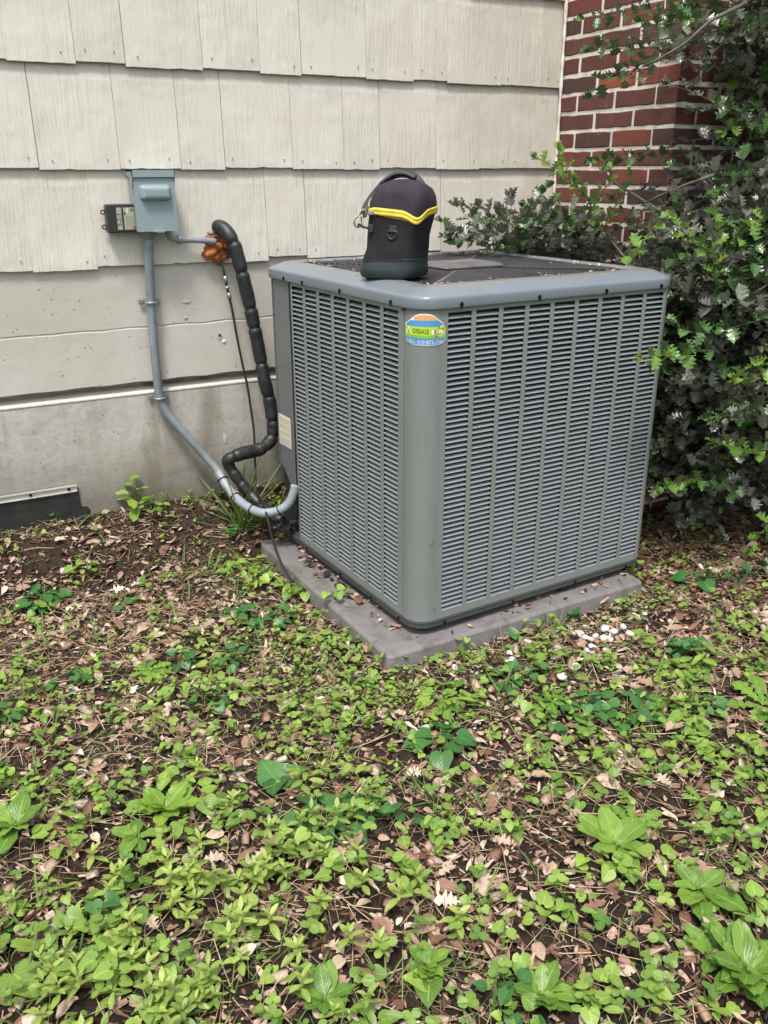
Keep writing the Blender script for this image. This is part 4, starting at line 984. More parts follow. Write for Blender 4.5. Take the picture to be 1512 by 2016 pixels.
T_thin = [leaf_t([0, .3, .6, .85, 1.0], [.010, .012, .010, .006, .0], cup=.4, bend=b_) for b_ in (.08, .25, .6)]
T_blade = [leaf_t([0, .3, .6, .85, 1.0], [.028, .03, .026, .016, .0], cup=.4, bend=b_) for b_ in (.12, .35, .7)]
T_oak = [leaf_t([0, .1, .18, .28, .38, .48, .58, .7, .8, .9, 1.0], [.015, .04, .22, .08, .34, .12, .38, .14, .26, .12, .0], cup=.35, bend=b_, wave=.05) for b_ in (.1, .3)]
T_curl = [leaf_t([0, .15, .4, .65, .85, 1.0], [.04, .18, .27, .24, .12, .0], cup=.7, bend=.3, wave=.05), leaf_t([0, .15, .4, .65, .85, 1.0], [.03, .10, .15, .13, .08, .0], cup=1.3, bend=-.35, wave=.06)]
def strip_t(w_, t_, b_=0):
    V = []; 
    for y in (0, .5, 1.): 
        z = -b_ * (2 * y - 1) ** 2
        for (x, zz) in ((-w_, 0), (0, t_), (w_, 0)): V.append((x * (1 if y != .5 else 1.25), y - .5, z + zz))
    F = []
    for i in (0, 3):
        for j in (0, 1): F += [(i + j, i + j + 1, i + j + 4), (i + j, i + j + 4, i + j + 3)]
    F += [(0, 2, 1), (6, 7, 8), (0, 3, 5), (0, 5, 2), (3, 6, 8), (3, 8, 5)]
    return np.array(V), np.array(F), np.array([(.5, .5)] * 9)
T_chip = [strip_t(.20, .12), strip_t(.11, .10, .05), strip_t(.3, .08, -.03)]
T_needle = [strip_t(.0085, .012, .06), strip_t(.007, .010, .15), strip_t(.010, .012, -.03)]
def rotm(yaw, pitch, roll, s):
    """leaf frame: +Y out of the stem at heading yaw, raised by pitch, rolled, scaled"""
    yaw, pitch, roll, s = [np.asarray(a, float) for a in np.broadcast_arrays(yaw, pitch, roll, s)]
    cy, sy, cp, sp_, cr, sr = np.cos(yaw), np.sin(yaw), np.cos(pitch), np.sin(pitch), np.cos(roll), np.sin(roll)
    Y_ = np.stack([cp * -sy, cp * cy, sp_], -1); X0 = np.stack([cy, sy, 0 * cy], -1); Z0 = np.cross(X0, Y_)
    X_ = X0 * cr[..., None] + Z0 * sr[..., None]; Z_ = -X0 * sr[..., None] + Z0 * cr[..., None]
    return np.stack([X_, Y_, Z_], -1) * s[..., None, None]
PLX = []
def clear(x, y):
    k = np.ones(len(x), bool)
    for (gx_, gy_, r_) in PLX: k &= ((x - gx_) ** 2 + (y - gy_) ** 2) > r_ * r_
    return k
for (px_, py_, r_) in [(85, 1180, .05), (325, 1600, .06), (270, 1650, .05), (40, 1640, .06), (525, 1560, .05), (640, 1620, .04), (1215, 1680, .08), (1150, 1690, .05), (1375, 1765, .07), (1395, 1830, .05), (1470, 1930, .09), (840, 1920, .05), (1065, 1975, .05), (865, 1470, .04), (1235, 1410, .05), (1385, 1320, .04), (20, 1905, .05), (640, 1985, .05), (970, 1577, .04), (1310, 1452, .05), (1195, 1250, .085), (1256, 1212, .035), (1131, 1318, .03), (1155, 1260, .05), (1235, 1250, .05), (520, 1695, .04), (700, 1690, .045), (897, 1718, .03), (1045, 1540, .03), (700, 1830, .04), (565, 1845, .04), (1120, 1330, .05), (1003, 1300, .04)]:
    g_ = atg(px_, py_); PLX.append((g_[0], g_[1], r_))
def inpad(x, y, e=.0):
    a = .02; dx, dy = x - .5575, y + 1.192; u = dx * cos(a) + dy * sin(a); v = -dx * sin(a) + dy * cos(a)
    return (u > -.012 - e) & (u < .997 + e) & (v > -.012 - e) & (v < .967 + e)
def scatter(n, dens=None, lim=(-1.1, 3.1, -2.75, -.005), e=.0):
    x = RNG.uniform(lim[0], lim[1], n * 3); y = RNG.uniform(lim[2], lim[3], n * 3)
    # keep what a wide view round the camera's side could see
    d = np.stack([x - CAMP[0], y - CAMP[1], 0 * x - CAMP[2]], -1); dz = d @ CF; pxx = 756 + FPX * (d @ CR) / dz; pyy = 1008 - FPX * (d @ CU) / dz
    ok = (dz > .3) & (pxx > -260) & (pxx < 1800) & (pyy < 2300) & ~inpad(x, y, e) & ~((x > 1.99) & (y > -.65))
    if dens is not None: ok &= RNG.random(len(x)) < dens(x, y)
    x, y = x[ok][:n], y[ok][:n]; return x, y, ground_z(x, y)
def pick(acc, TT, x, y, z, yaw, pitch, roll, s, tint):
    k = RNG.integers(0, len(TT), len(x)); Mx = rotm(yaw, pitch, roll, s); loc = np.stack([x, y, z], -1)
    for i, T in enumerate(TT):
        q = k == i; acc.add(T, Mx[q], loc[q], tint[q])
U = RNG.uniform
def bare(x, y):   # how bare the mulch is: 1 = bare soil patch
    b = np.exp(-(((x + .05) / .42) ** 2 + ((y + .30) / .33) ** 2)) * 1.0        # near the wall on the left
    b = b + .75 * np.exp(-(((x - 1.55) / .42) ** 2 + ((y + 1.38) / .26) ** 2))
    b = b + .55 * sstep(1.25, 1.7, x) * sstep(-1.35, -1.0, y) + .5 * np.exp(-(((x - .30) / .18) ** 2 + ((y + 1.95) / .12) ** 2)) + .55 * np.exp(-(((x - .62) / .2) ** 2 + ((y + 1.62) / .12) ** 2))
    b = b + .45 * np.exp(-(((x - .12) / .2) ** 2 + ((y + .62) / .13) ** 2))
    return np.clip(b, 0, 1)
def green(x, y):
    g = .44 + .60 * vn(x, y, 5.5, 3) + .45 * vn(x, y, 14, 9) + .25 * vn(x, y, 27, 2); g = g * (1 - .93 * bare(x, y)); return np.clip(g, .02, 1)
# ---- bark chips and shredded mulch
BARE_ONLY = None
a = Acc(); x, y, z = scatter(30000, lambda x, y: (.35 + .65 * np.clip(bare(x, y) + .3, 0, 1)) * (.62 + .55 * vn(x, y, 7, 21))); n = len(x)
pick(a, T_chip, x, y, z + U(0, .006, n), U(0, 6.28, n), U(-.35, .35, n), U(-.7, .7, n), U(.006, .026, n), U(0, 1, n) ** 1.15)
tag(a.build('bark_mulch', MT['chips'], None, False), 'dark shredded bark mulch spread over the whole bed', 'mulch', kind='stuff')
# ---- dry leaf fragments
a = Acc(); x, y, z = scatter(12500, lambda x, y: .36 + .35 * vn(x, y, 4, 6) + .35 * vn(x, y, 11, 31) + .22 * bare(x, y)); n = len(x)
pick(a, T_curl + T_chip[2:], x, y, z + U(.002, .012, n), U(0, 6.28, n), U(-.4, .5, n), U(-.9, .9, n), U(0, 1, n) ** 2.2 * .036 + .008, U(0, 1, n))
x, y, z = scatter(700, lambda x, y: .4 + .3 * vn(x, y, 4, 6)); n = len(x)
pick(a, T_oak + T_curl[:1], x, y, z + U(.004, .014, n), U(0, 6.28, n), U(-.3, .4, n), U(-.7, .7, n), U(.03, .06, n), U(0, 1, n))
tag(a.build('leaf_litter', MT['litter'], None, True), 'pinkish tan dead leaf scraps lying over the mulch', 'leaf litter', kind='stuff')
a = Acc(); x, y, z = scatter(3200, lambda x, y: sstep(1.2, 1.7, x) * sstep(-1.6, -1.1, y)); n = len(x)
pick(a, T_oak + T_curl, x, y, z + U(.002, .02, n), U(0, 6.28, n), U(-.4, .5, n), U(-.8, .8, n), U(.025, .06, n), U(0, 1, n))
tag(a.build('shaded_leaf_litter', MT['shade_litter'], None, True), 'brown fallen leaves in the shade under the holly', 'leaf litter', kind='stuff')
# ---- needles, straw
a = Acc(); x, y, z = scatter(13000, lambda x, y: .45 + .35 * vn(x, y, 6, 2)); n = len(x)
pick(a, T_needle, x, y, z + U(.004, .018, n), U(0, 6.28, n), U(-.25, .3, n), U(-.5, .5, n), U(.03, .10, n), U(0, 1, n))
tag(a.build('dry_straw', MT['straw'], None, False), 'dry straw and pine needles strewn among the weeds', 'straw', kind='stuff')
# ---- clover and small round-leaved seedlings
a = Acc()
x, y, z = scatter(4600, lambda x, y: green(x, y) ** 1.8); kk_ = clear(x, y); x, y, z = x[kk_], y[kk_], z[kk_]; n = len(x); ht = U(.006, .048, n); tn = np.clip(U(0, 1, n) * .7 + .3 * (vn(x, y, 7, 4) + .5), 0, 1); y0 = U(0, 6.28, n); sz = U(.009, .0185, n) * (.8 + .35 * sstep(-.8, -2.0, y))
tlx, tly = U(-.3, .3, n), U(-.3, .3, n)
for k in range(3):
    yw = y0 + k * 2.094 + U(-.15, .15, n); pick(a, T_round, x, y, z + ht, yw, U(-.25, .35, n), U(-.35, .35, n), sz, tn)
tag(a.build('clover_cover', MT['clover'], None, True), 'small three-leaved clover spreading through the bed', 'clover', kind='stuff')
a = Acc(); x, y, z = scatter(3000, lambda x, y: green(x, y) ** 1.2 * (.6 + .6 * vn(x, y, 8, 12))); kk_ = clear(x, y); x, y, z = x[kk_], y[kk_], z[kk_]; n = len(x); tn = U(0, 1, n)
cx = x; 
for k in range(3):
    aa = U(0, 6.28, n); rr_ = U(.004, .018, n); s_ = U(.011, .027, n) * (.8 + .35 * sstep(-.8, -2.0, y))
    pick(a, T_heart + T_round, x + rr_ * np.cos(aa), y + rr_ * np.sin(aa), z + U(.006, .048, n), U(0, 6.28, n), U(-.6, .55, n), U(-.5, .5, n), s_, tn)
tag(a.build('seedling_cover', MT['weed'], None, True), 'low round leaved weeds covering the soil between the mulch', 'ground cover', kind='stuff')
# ---- tiny creeping leaves in front of the pad
def creep(x, y): return np.exp(-(((x - .50) / .16) ** 2 + ((y + 1.32) / .09) ** 2)) + .7 * np.exp(-(((x - 1.42) / .16) ** 2 + ((y + 1.24) / .05) ** 2)) + .6 * np.exp(-(((x - .62) / .10) ** 2 + ((y + 1.75) / .07) ** 2)) + .8 * np.exp(-(((x - .35) / .12) ** 2 + ((y + 1.05) / .25) ** 2))
a = Acc(); x, y, z = scatter(5200, creep, lim=(.0, 1.8, -2.0, -.9)); n = len(x)
pick(a, T_round, x, y, z + U(.004, .032, n), U(0, 6.28, n), U(-.5, .5, n), U(-.5, .5, n), U(.006, .012, n), U(0, .9, n))
tag(a.build('creeping_cover', MT['weed'], None, True), 'tiny leaved creeping weed hugging the front edge of the pad', 'ground cover', kind='stuff')
a = Acc(); x, y, z = scatter(5200, lambda x, y: np.clip(.25 + .9 * vn(x, y, 10, 41), 0, 1) * (.25 + green(x, y))); n = len(x)
pick(a, T_round + T_oval, x, y, z + U(.004, .035, n), U(0, 6.28, n), U(-.5, .6, n), U(-.6, .6, n), U(.005, .014, n), U(0, 1, n))
tag(a.build('tiny_weed_cover', MT['clover'], None, True), 'fine yellowish green seedlings sprinkled over the mulch', 'ground cover', kind='stuff')
# ---- mixed patches of larger leaves
for nm_, mt_, TT_, cnt, sz_, lab_ in (('violet_patches', 'weed_dark', T_heart, 42, (.020, .036), 'darker heart leaved violets growing in scattered patches'), ('weed_patches', 'weed', T_heart + T_oval, 120, (.018, .036), 'fresh green leafy weeds growing in scattered patches'), ('lime_patches', 'weed_lime', T_oval + T_round, 95, (.012, .028), 'yellowish green weeds growing in scattered patches')):
    a = Acc(); x, y, z = scatter(cnt, lambda x, y: np.clip(green(x, y) + .15, 0, 1)); kk_ = clear(x, y); x, y, z = x[kk_], y[kk_], z[kk_]; n = len(x); tb_ = U(0, 1, n)
    for k in range(14):
        on = RNG.random(n) < .8; m_ = int(on.sum()); aa = U(0, 6.28, m_); rr_ = U(.004, .055, m_)
        pick(a, TT_, x[on] + rr_ * np.cos(aa), y[on] + rr_ * np.sin(aa), z[on] + U(.015, .06, m_) * (1.1 - rr_ * 8), aa - 1.57 + U(-.7, .7, m_), U(-.55, .35, m_), U(-.5, .5, m_), U(*sz_, m_), np.clip(tb_[on] * .6 + U(0, .4, m_), 0, 1))
    tag(a.build(nm_, MT[mt_], None, True), lab_, 'ground cover', kind='stuff')
# ---- loose grass
a = Acc(); x, y, z = scatter(3000, lambda x, y: (.25 + .75 * green(x, y)) * (.40 + .6 * vn(x, y, 4, 15))); n = len(x)
for k in range(4):
    pick(a, T_blade + T_thin * 3, x + U(-.015, .015, n), y + U(-.015, .015, n), z, U(0, 6.28, n), U(.15, 1.3, n), U(-.6, .6, n), U(.03, .10, n), U(0, 1, n))
tag(a.build('loose_grass', MT['grass'], None, True), 'thin grass blades sprouting here and there in the bed', 'grass', kind='stuff')
# ---- azalea sprigs, front left
def az(x, y): return np.clip(1.25 * np.exp(-(((x + .22) / .30) ** 2 + ((y + 1.86) / .20) ** 2)) + .55 * np.exp(-(((x + .02) / .16) ** 2 + ((y + 1.74) / .10) ** 2)), 0, 1)
a = Acc(); x, y, z = scatter(150, az, lim=(-.8, .3, -2.3, -1.4)); n = len(x); ht = U(.02, .085, n); tn = U(0, 1, n); ph = U(0, 6.28, n)
for k in range(9):
    lv = k / 9; pick(a, T_oval, x, y, z + ht * (.55 + .5 * lv), ph + k * 2.4, U(-.05, .25, n) + .9 * lv, U(-.3, .3, n), U(.018, .036, n) * (1.15 - .5 * lv), np.clip(tn * .6 + .4 * lv, 0, 1))
azo = a.build('azalea_shoots', MT['azalea'], None, True); tag(azo, 'low azalea shoots with small pointed leaves along the near left edge', 'shrub', kind='stuff')

# ---- single leaf meshes shared by the individual plants
def lmesh(T, mat, tint, nm): V, F, UV = T; return npmesh(nm, V, F, np.full(len(V), tint), UV, mat)
def mk(TT, mat, nm='leaf'): return [lmesh(T, MT[mat], t, nm) for T in TT for t in (.1, .5, .9)]
LM = dict(heart=mk(T_heart, 'weed_dark'), heart_l=mk(T_heart, 'weed'), broad=mk(T_broad, 'plantain'), broad_l=mk(T_broad, 'plantain_l'), tooth=mk(T_tooth, 'plantain'), oval=mk(T_oval, 'weed'), oval_l=mk(T_oval, 'weed_lime'),
          blade=mk(T_thin, 'grass'), round=mk(T_round, 'weed_dark'), oak=mk(T_oak, 'litter', 'dead_leaf'), curl=mk(T_curl, 'litter', 'dead_leaf'), hn=mk(T_holly, 'holly_new'), hm=mk(T_holly, 'holly_mid'), ho=mk(T_holly, 'holly_old'))
rw = random.Random(21)
def put_leaf(me_, parent, p, yaw, pitch, roll, s, nm='leaf'):
    R3 = rotm(yaw, pitch, roll, s); Mx = Matrix(((*R3[0], p[0]), (*R3[1], p[1]), (*R3[2], p[2]), (0, 0, 0, 1))); return link_obj(nm, me_, parent, mtx=Mx)
def weed(px, py, kind, name, cat, label, n, size, h=.03, spread=.5, lm='broad', group=None, mid=None, wx=None):
    if kind == 'rosette' and n > 4: n = int(n * 1.5)
    g = atg(px, py) if wx is None else wx; o = empty(name, g); tag(o, label, cat, group); stems = MB()
    for k in range(n):
        yaw = k * 2.4 + rw.uniform(-.3, .3); me_ = rw.choice(LM[lm])
        if kind == 'rosette':
            pit = rw.uniform(.30, 1.0) * (1.35 - spread); s = size * rw.uniform(.42, .84); put_leaf(me_, o, (0, 0, .012 + h * .3 * rw.random()), yaw, pit, rw.uniform(-.25, .25), s)
        elif kind == 'clump':
            rr_ = spread * sqrt((k + .5) / n); hh = h * rw.uniform(.45, 1.) * (1.15 - .5 * rr_ / spread); a_ = k * 2.4
            tip = Vector((rr_ * cos(a_), rr_ * sin(a_), hh)); stems.tube([(0, 0, -.005), (tip.x * .45, tip.y * .45, hh * .75), tip], .0009, 5)
            put_leaf(me_, o, tip, a_ - pi / 2 + rw.uniform(-.5, .5), rw.uniform(-.45, .15), rw.uniform(-.35, .35), size * rw.uniform(.7, 1.15))
        elif kind == 'upright':
            t = (k + 1) / n; q = Vector((.012 * sin(k), .010 * cos(k * 1.3), h * t)); put_leaf(me_, o, q, yaw, rw.uniform(-.1, .45), rw.uniform(-.3, .3), size * (1.1 - .45 * t))
        elif kind == 'tuft':
            put_leaf(me_, o, (rw.uniform(-.02, .02), rw.uniform(-.02, .02), 0), rw.uniform(0, 6.28), rw.uniform(.75, 1.45), rw.uniform(-.4, .4), size * rw.uniform(.5, 1.15))
    if kind == 'upright': stems.tube([(0, 0, -.005), (.006, .004, h * .5), (.0, .0, h * 1.0)], [.0018, .0014, .0008], 6)
    if stems.V: stems.build('stem', MT['stem'], o, True)
    return o
weed(85, 1188, 'clump', 'violet_plant', 'violet', 'dark green violet clump on the bare mulch at the left edge', 17, .048, .045, .065, 'heart')
weed(0, 0, 'upright', 'tall_weed', 'weed', 'tall light green weed standing against the concrete wall', 11, .075, .13, lm='broad_l', wx=(.135, -.035, float(ground_z(.135, -.035))))
weed(285, 975, 'clump', 'leafy_weed', 'weed', 'small low weed beside the tall one at the foot of the concrete', 12, .028, .05, .06, 'heart_l', wx=(.20, -.05, float(ground_z(.20, -.05))))
weed(335, 968, 'tuft', 'seeding_grass', 'grass', 'sparse pale seeding grass in front of the concrete wall', 14, .14, lm='blade', wx=(.26, -.03, float(ground_z(.26, -.03))))
weed(0, 0, 'tuft', 'grass_tuft', 'grass', 'tall grass tuft between the concrete wall and the insulated pipe', 44, .31, lm='blade', wx=(.50, -.16, float(ground_z(.50, -.16))))
weed(0, 0, 'tuft', 'grass_tuft', 'grass', 'short thick grass tuft behind the looping pale conduit', 30, .13, lm='blade', wx=(.575, -.15, float(ground_z(.575, -.15))))
weed(480, 1075, 'clump', 'leafy_weed', 'weed', 'bright leafy weed below the pale conduit at the back corner of the pad', 12, .050, .07, .06, 'oval')
weed(590, 1165, 'clump', 'violet_plant', 'violet', 'violet clump overhanging the left edge of the pad where the cable ends', 16, .045, .055, .07, 'heart_l')
weed(640, 1150, 'clump', 'leafy_weed', 'weed', 'small round leaved sprig leaning on the pad against the louvres', 6, .034, .05, .035, 'heart_l', wx=(.575, -.80, .0))
weed(440, 1215, 'clump', 'violet_plant', 'violet', 'small dark violet plant in the middle of the left mulch', 6, .034, .03, .035, 'heart')
weed(325, 1052, 'rosette', 'broadleaf_plant', 'weed', 'drooping long leaved weed on the mulch near the concrete', 4, .075, spread=.9, lm='tooth')
weed(230, 1085, 'clump', 'leafy_weed', 'weed', 'low dark lobed weed left of the drooping long leaved one', 9, .034, .03, .05, 'heart')
weed(325, 1605, 'rosette', 'plantain_plant', 'plantain', 'large plantain rosette with upright bright leaves left of centre', 9, .105, spread=.45, lm='broad_l')
weed(270, 1660, 'rosette', 'plantain_plant', 'plantain', 'flat broad plantain leaves just below the bright upright rosette', 5, .085, spread=.95, lm='broad')
weed(35, 1640, 'rosette', 'plantain_plant', 'plantain', 'plantain rosette cut by the left edge of the view', 8, .095, spread=.5, lm='broad')
weed(545, 1550, 'rosette', 'plantain_plant', 'plantain', 'plantain with one big dark leaf reaching left over bare soil', 3, .10, spread=.9, lm='heart')
weed(600, 1560, 'upright', 'leafy_weed', 'weed', 'bright many leaved sprig beside the big dark plantain leaf', 12, .045, .06, lm='oval_l')
weed(640, 1620, 'clump', 'violet_plant', 'violet', 'large violet clump with round leaves below the bright sprig', 11, .055, .04, .07, 'heart')
weed(395, 1580, 'clump', 'leafy_weed', 'weed', 'pale serrated weed right of the upright plantain rosette', 7, .045, .04, .05, 'heart_l')
weed(1215, 1680, 'rosette', 'plantain_plant', 'plantain', 'biggest plantain rosette right of centre with wide flat leaves', 9, .125, spread=.65, lm='broad')
weed(1245, 1640, 'rosette', 'dandelion_plant', 'dandelion', 'toothed leaves fanning behind the biggest plantain rosette', 7, .10, spread=.6, lm='tooth')
weed(1375, 1765, 'rosette', 'plantain_plant', 'plantain', 'plantain with three broad leaves near the right edge', 5, .115, spread=.7, lm='broad')
weed(1395, 1815, 'rosette', 'broadleaf_plant', 'weed', 'two glossy bright leaves standing below the right hand plantain', 3, .085, spread=.5, lm='broad_l')
weed(1470, 1930, 'rosette', 'dandelion_plant', 'dandelion', 'dense many leaved rosette in the lower right corner', 18, .115, spread=.6, lm='broad')
weed(1410, 1890, 'rosette', 'dandelion_plant', 'dandelion', 'loose toothed rosette left of the dense corner rosette', 8, .10, spread=.6, lm='tooth')
weed(840, 1915, 'rosette', 'leafy_weed', 'weed', 'star shaped bright green weed near the bottom centre', 13, .062, spread=.45, lm='broad')
weed(845, 1950, 'rosette', 'broadleaf_plant', 'weed', 'three heart leaves just below the star shaped weed', 4, .062, spread=.9, lm='heart_l')
weed(1065, 1975, 'rosette', 'plantain_plant', 'plantain', 'plantain rosette cut by the bottom edge right of centre', 8, .095, spread=.45, lm='broad')
weed(640, 1985, 'rosette', 'plantain_plant', 'plantain', 'broad plantain leaves at the bottom edge left of centre', 6, .085, spread=.6, lm='broad')
weed(865, 1470, 'clump', 'violet_plant', 'violet', 'violet clump with drooping pointed leaves in the centre of the bed', 10, .052, .045, .06, 'heart')
weed(870, 1385, 'clump', 'leafy_weed', 'weed', 'group of fresh pointed leaves below the pad corner', 9, .048, .05, .06, 'heart_l')
weed(1235, 1405, 'clump', 'violet_plant', 'violet', 'glossy dark violet clump right of centre below the pebbles', 15, .048, .045, .08, 'heart')
weed(1000, 1345, 'clump', 'violet_plant', 'violet', 'small violet clump beside the white stones under the pad', 8, .036, .035, .045, 'heart')
weed(1385, 1320, 'upright', 'leafy_weed', 'weed', 'upright fresh leafy weed on the right in front of the holly', 11, .065, .085, lm='oval')
weed(1330, 1330, 'clump', 'leafy_weed', 'weed', 'low fresh weed just left of the upright one', 9, .042, .04, .055, 'heart_l')
weed(1500, 1400, 'rosette', 'dandelion_plant', 'dandelion', 'long wavy dandelion leaves lying at the right edge', 5, .15, spread=.9, lm='tooth')
weed(1365, 1155, 'clump', 'violet_plant', 'violet', 'round leaved violet in the shade beside the back right of the pad', 6, .055, .05, .06, 'heart')
weed(1130, 1222, 'rosette', 'leafy_weed', 'weed', 'two crinkled leaves leaning on the front face of the pad', 3, .055, spread=.2, lm='heart')
weed(1012, 1262, 'rosette', 'leafy_weed', 'weed', 'single small crinkled leaf at the front of the pad', 2, .042, spread=.4, lm='heart')
weed(925, 1300, 'tuft', 'fern_sprig', 'weed', 'little feathery sprig at the tip of the pad corner', 6, .06, lm='tooth')
weed(1380, 1590, 'rosette', 'dandelion_plant', 'dandelion', 'pale yellowish toothed leaf near the right edge of the bed', 4, .10, spread=.9, lm='tooth')
weed(20, 1905, 'clump', 'broadleaf_plant', 'weed', 'one very large smooth heart leaf at the lower left edge', 3, .085, .05, .04, 'heart_l')
weed(1130, 1560, 'clump', 'leafy_weed', 'weed', 'rounded weed patch left of the pink curled leaf', 10, .034, .035, .06, 'heart_l')
weed(60, 1370, 'tuft', 'grass_tuft', 'grass', 'blue green tuft of soft grass at the left edge', 40, .075, lm='blade')
weed(1085, 1395, 'rosette', 'dandelion_plant', 'dandelion', 'flat olive dandelion rosette among the white stones', 8, .075, spread=.8, lm='tooth')
weed(290, 1330, 'rosette', 'dandelion_plant', 'dandelion', 'flat toothed rosette on the tan leaf litter at left', 8, .085, spread=.9, lm='tooth')
weed(420, 1330, 'clump', 'leafy_weed', 'weed', 'pale crinkled leaves in the clover left of the pad corner', 6, .042, .04, .045, 'heart_l')
weed(1060, 1470, 'clump', 'leafy_weed', 'weed', 'tiny sprig cluster between the centre violet and the olive rosette', 7, .028, .03, .035, 'heart_l')
# ---- individual dead leaves
DL = [(970, 1577, 'curl', .05, 'smooth reddish dead leaf lying upright on bare soil'), (1310, 1452, 'curl', .075, 'long pink curled dead leaf right of the glossy violet'), (1045, 1540, 'curl', .045, 'yellow tipped dead leaf on the bare centre'),
      (520, 1695, 'oak', .065, 'pink lobed oak leaf near the large violet clump'), (468, 1708, 'curl', .045, 'pale pointed dead leaf left of the pink oak leaf'), (700, 1685, 'curl', .075, 'long pale dead leaf right of the violet clump'),
      (897, 1718, 'oak', .04, 'nearly white torn leaf scrap in the centre foreground'), (905, 1790, 'oak', .05, 'dull pink folded leaf below the white scrap'), (565, 1845, 'oak', .075, 'brown oak leaf in the azalea shoots'), (700, 1830, 'oak', .06, 'brown oak leaf right of the azalea shoots'),
      (375, 1362, 'curl', .035, 'pale dry leaf standing in the clover at left'), (150, 1690, 'curl', .06, 'split pale brown leaf near the left edge'), (270, 1360, 'oak', .04, 'pink brown leaf in the clover at far left'), (1190, 1790, 'oak', .045, 'pinkish leaf between the two right plantains'),
      (1435, 1760, 'curl', .08, 'long twisted tan leaf right of the broad plantain'), (1245, 1860, 'curl', .06, 'curled brown leaf at lower right'), (1070, 1905, 'curl', .045, 'dark folded leaf above the bottom plantain'), (1040, 1930, 'curl', .035, 'white torn leaf beside the dark folded one'),
      (1405, 1860, 'curl', .04, 'grey brown leaf at the lower right near the rosette'), (1170, 1650, 'curl', .04, 'small orange dead leaf above the biggest plantain'), (180, 1455, 'curl', .04, 'tan leaf among the left clover'), (1180, 1200, 'curl', .04, 'brown leaf by the pad beside the pebbles'),
      (1320, 1210, 'oak', .06, 'reddish fallen leaf on the shaded soil near the pad'), (1250, 1345, 'oak', .055, 'pink brown leaf cluster below the pebbles'), (760, 1960, 'curl', .055, 'cream curled leaf at the bottom centre'), (430, 1235, 'curl', .05, 'rolled tan leaf on the left mulch'), (330, 1130, 'oak', .05, 'tan leaf on the dark mulch near the violet'),
      (230, 1230, 'oak', .06, 'crumpled pink leaf in the litter patch at left'), (300, 1270, 'oak', .055, 'broad tan leaf below the litter patch at left'), (125, 1120, 'curl', .03, 'small orange brown leaf above the dark violet'), (780, 1410, 'oak', .045, 'dull leaf below the creeping weed at the pad corner'), (1060, 1330, 'curl', .05, 'tan leaf scrap between the white stones')]
for (px, py, k, s, lab) in DL:
    g = atg(px, py); R3 = rotm(rw.uniform(0, 6.28), rw.uniform(-.05, .45), rw.uniform(-.5, .5), s); Mx = Matrix(((*R3[0], g[0]), (*R3[1], g[1]), (*R3[2], g[2] + .018), (0, 0, 0, 1)))
    tag(link_obj('dead_leaf', rw.choice(LM[k]), mtx=Mx), lab, 'leaf', 'large dead leaves on the bed')
# ---- white pebbles
PEB = [(1190, 1243, 12), (1208, 1248, 10), (1225, 1240, 11), (1240, 1252, 10), (1172, 1256, 8), (1152, 1259, 9), (1142, 1254, 7), (1163, 1262, 7), (1188, 1260, 9), (1200, 1262, 9), (1246, 1214, 7), (1256, 1220, 8), (1268, 1212, 7), (1248, 1203, 6), (1005, 1306, 13), (1003, 1290, 9), (1106, 1338, 13), (1131, 1318, 12),
       (995, 1322, 9), (1000, 1276, 6), (1165, 1277, 9), (1155, 1283, 7), (1192, 1283, 8), (1217, 1348, 8), (842, 1436, 10), (698, 1332, 8), (895, 1318, 9), (1150, 1236, 6), (965, 1320, 7), (1222, 1256, 7), (1090, 1298, 7)]
PLAB = {(1246, 1214): 'white pebble, left one of the small group by the back right end of the pad', (1256, 1220): 'white pebble, nearest one of the small group by the back right end of the pad', (1268, 1212): 'white pebble, right one of the small group by the back right end of the pad', (1248, 1203): 'small white pebble, farthest one of the group by the back right end of the pad',
        (1005, 1306): 'larger flat white stone among the weeds below the middle of the pad', (1003, 1290): 'white stone just behind the larger flat one below the pad', (995, 1322): 'small white stone just in front of the larger flat one', (1000, 1276): 'tiny white pebble close to the front face of the pad',
        (965, 1320): 'small white pebble half hidden left of the larger flat stone', (895, 1318): 'white pebble in the creeping weed right of the pad corner', (1106, 1338): 'big white stone left of the bare mulch below the pebble cluster', (1131, 1318): 'big white stone just right of and behind its twin below the pebble cluster',
        (1217, 1348): 'small white pebble by the glossy violets, apart from the others', (1090, 1298): 'small pale pebble between the flat stone and the pebble cluster', (1150, 1236): 'small pebble at the left rear edge of the dense cluster'}
pm = []
for s in range(5):
    o_ = lump((0, 0, 0), (1, .8, .62), 50 + s, MT['pebble'], 'pebble', None, .14, 12, 8, 1.0); pm.append(o_.data); bpy.data.objects.remove(o_)
for i, (px, py, r_) in enumerate(PEB):
    g = atg(px, py); d_ = (Vector(g) - Vector(CAMP)).length; s = r_ / FPX * d_ * .92; o_ = link_obj('white_pebble', rw.choice(pm), None, (g[0], g[1], g[2] + s * .55)); o_.scale = (s, s, s * .9); o_.rotation_euler = (rw.uniform(-.3, .3), rw.uniform(-.3, .3), rw.uniform(0, 6))
    if (px, py) == (842, 1436): lab = 'lone white pebble in the middle of the weeds beside the centre violet'
    elif (px, py) == (698, 1332): lab = 'lone pale pebble in the clover left of the pad corner'
    elif (px, py) in PLAB: lab = PLAB[(px, py)]
    elif 1135 < px < 1245 and py < 1290: lab = 'white pebble in the dense cluster below the right side of the pad'
    else: lab = 'white pebble in the loose scatter below the middle of the pad'
    tag(o_, lab, 'pebble', 'white pebbles in front of the pad')
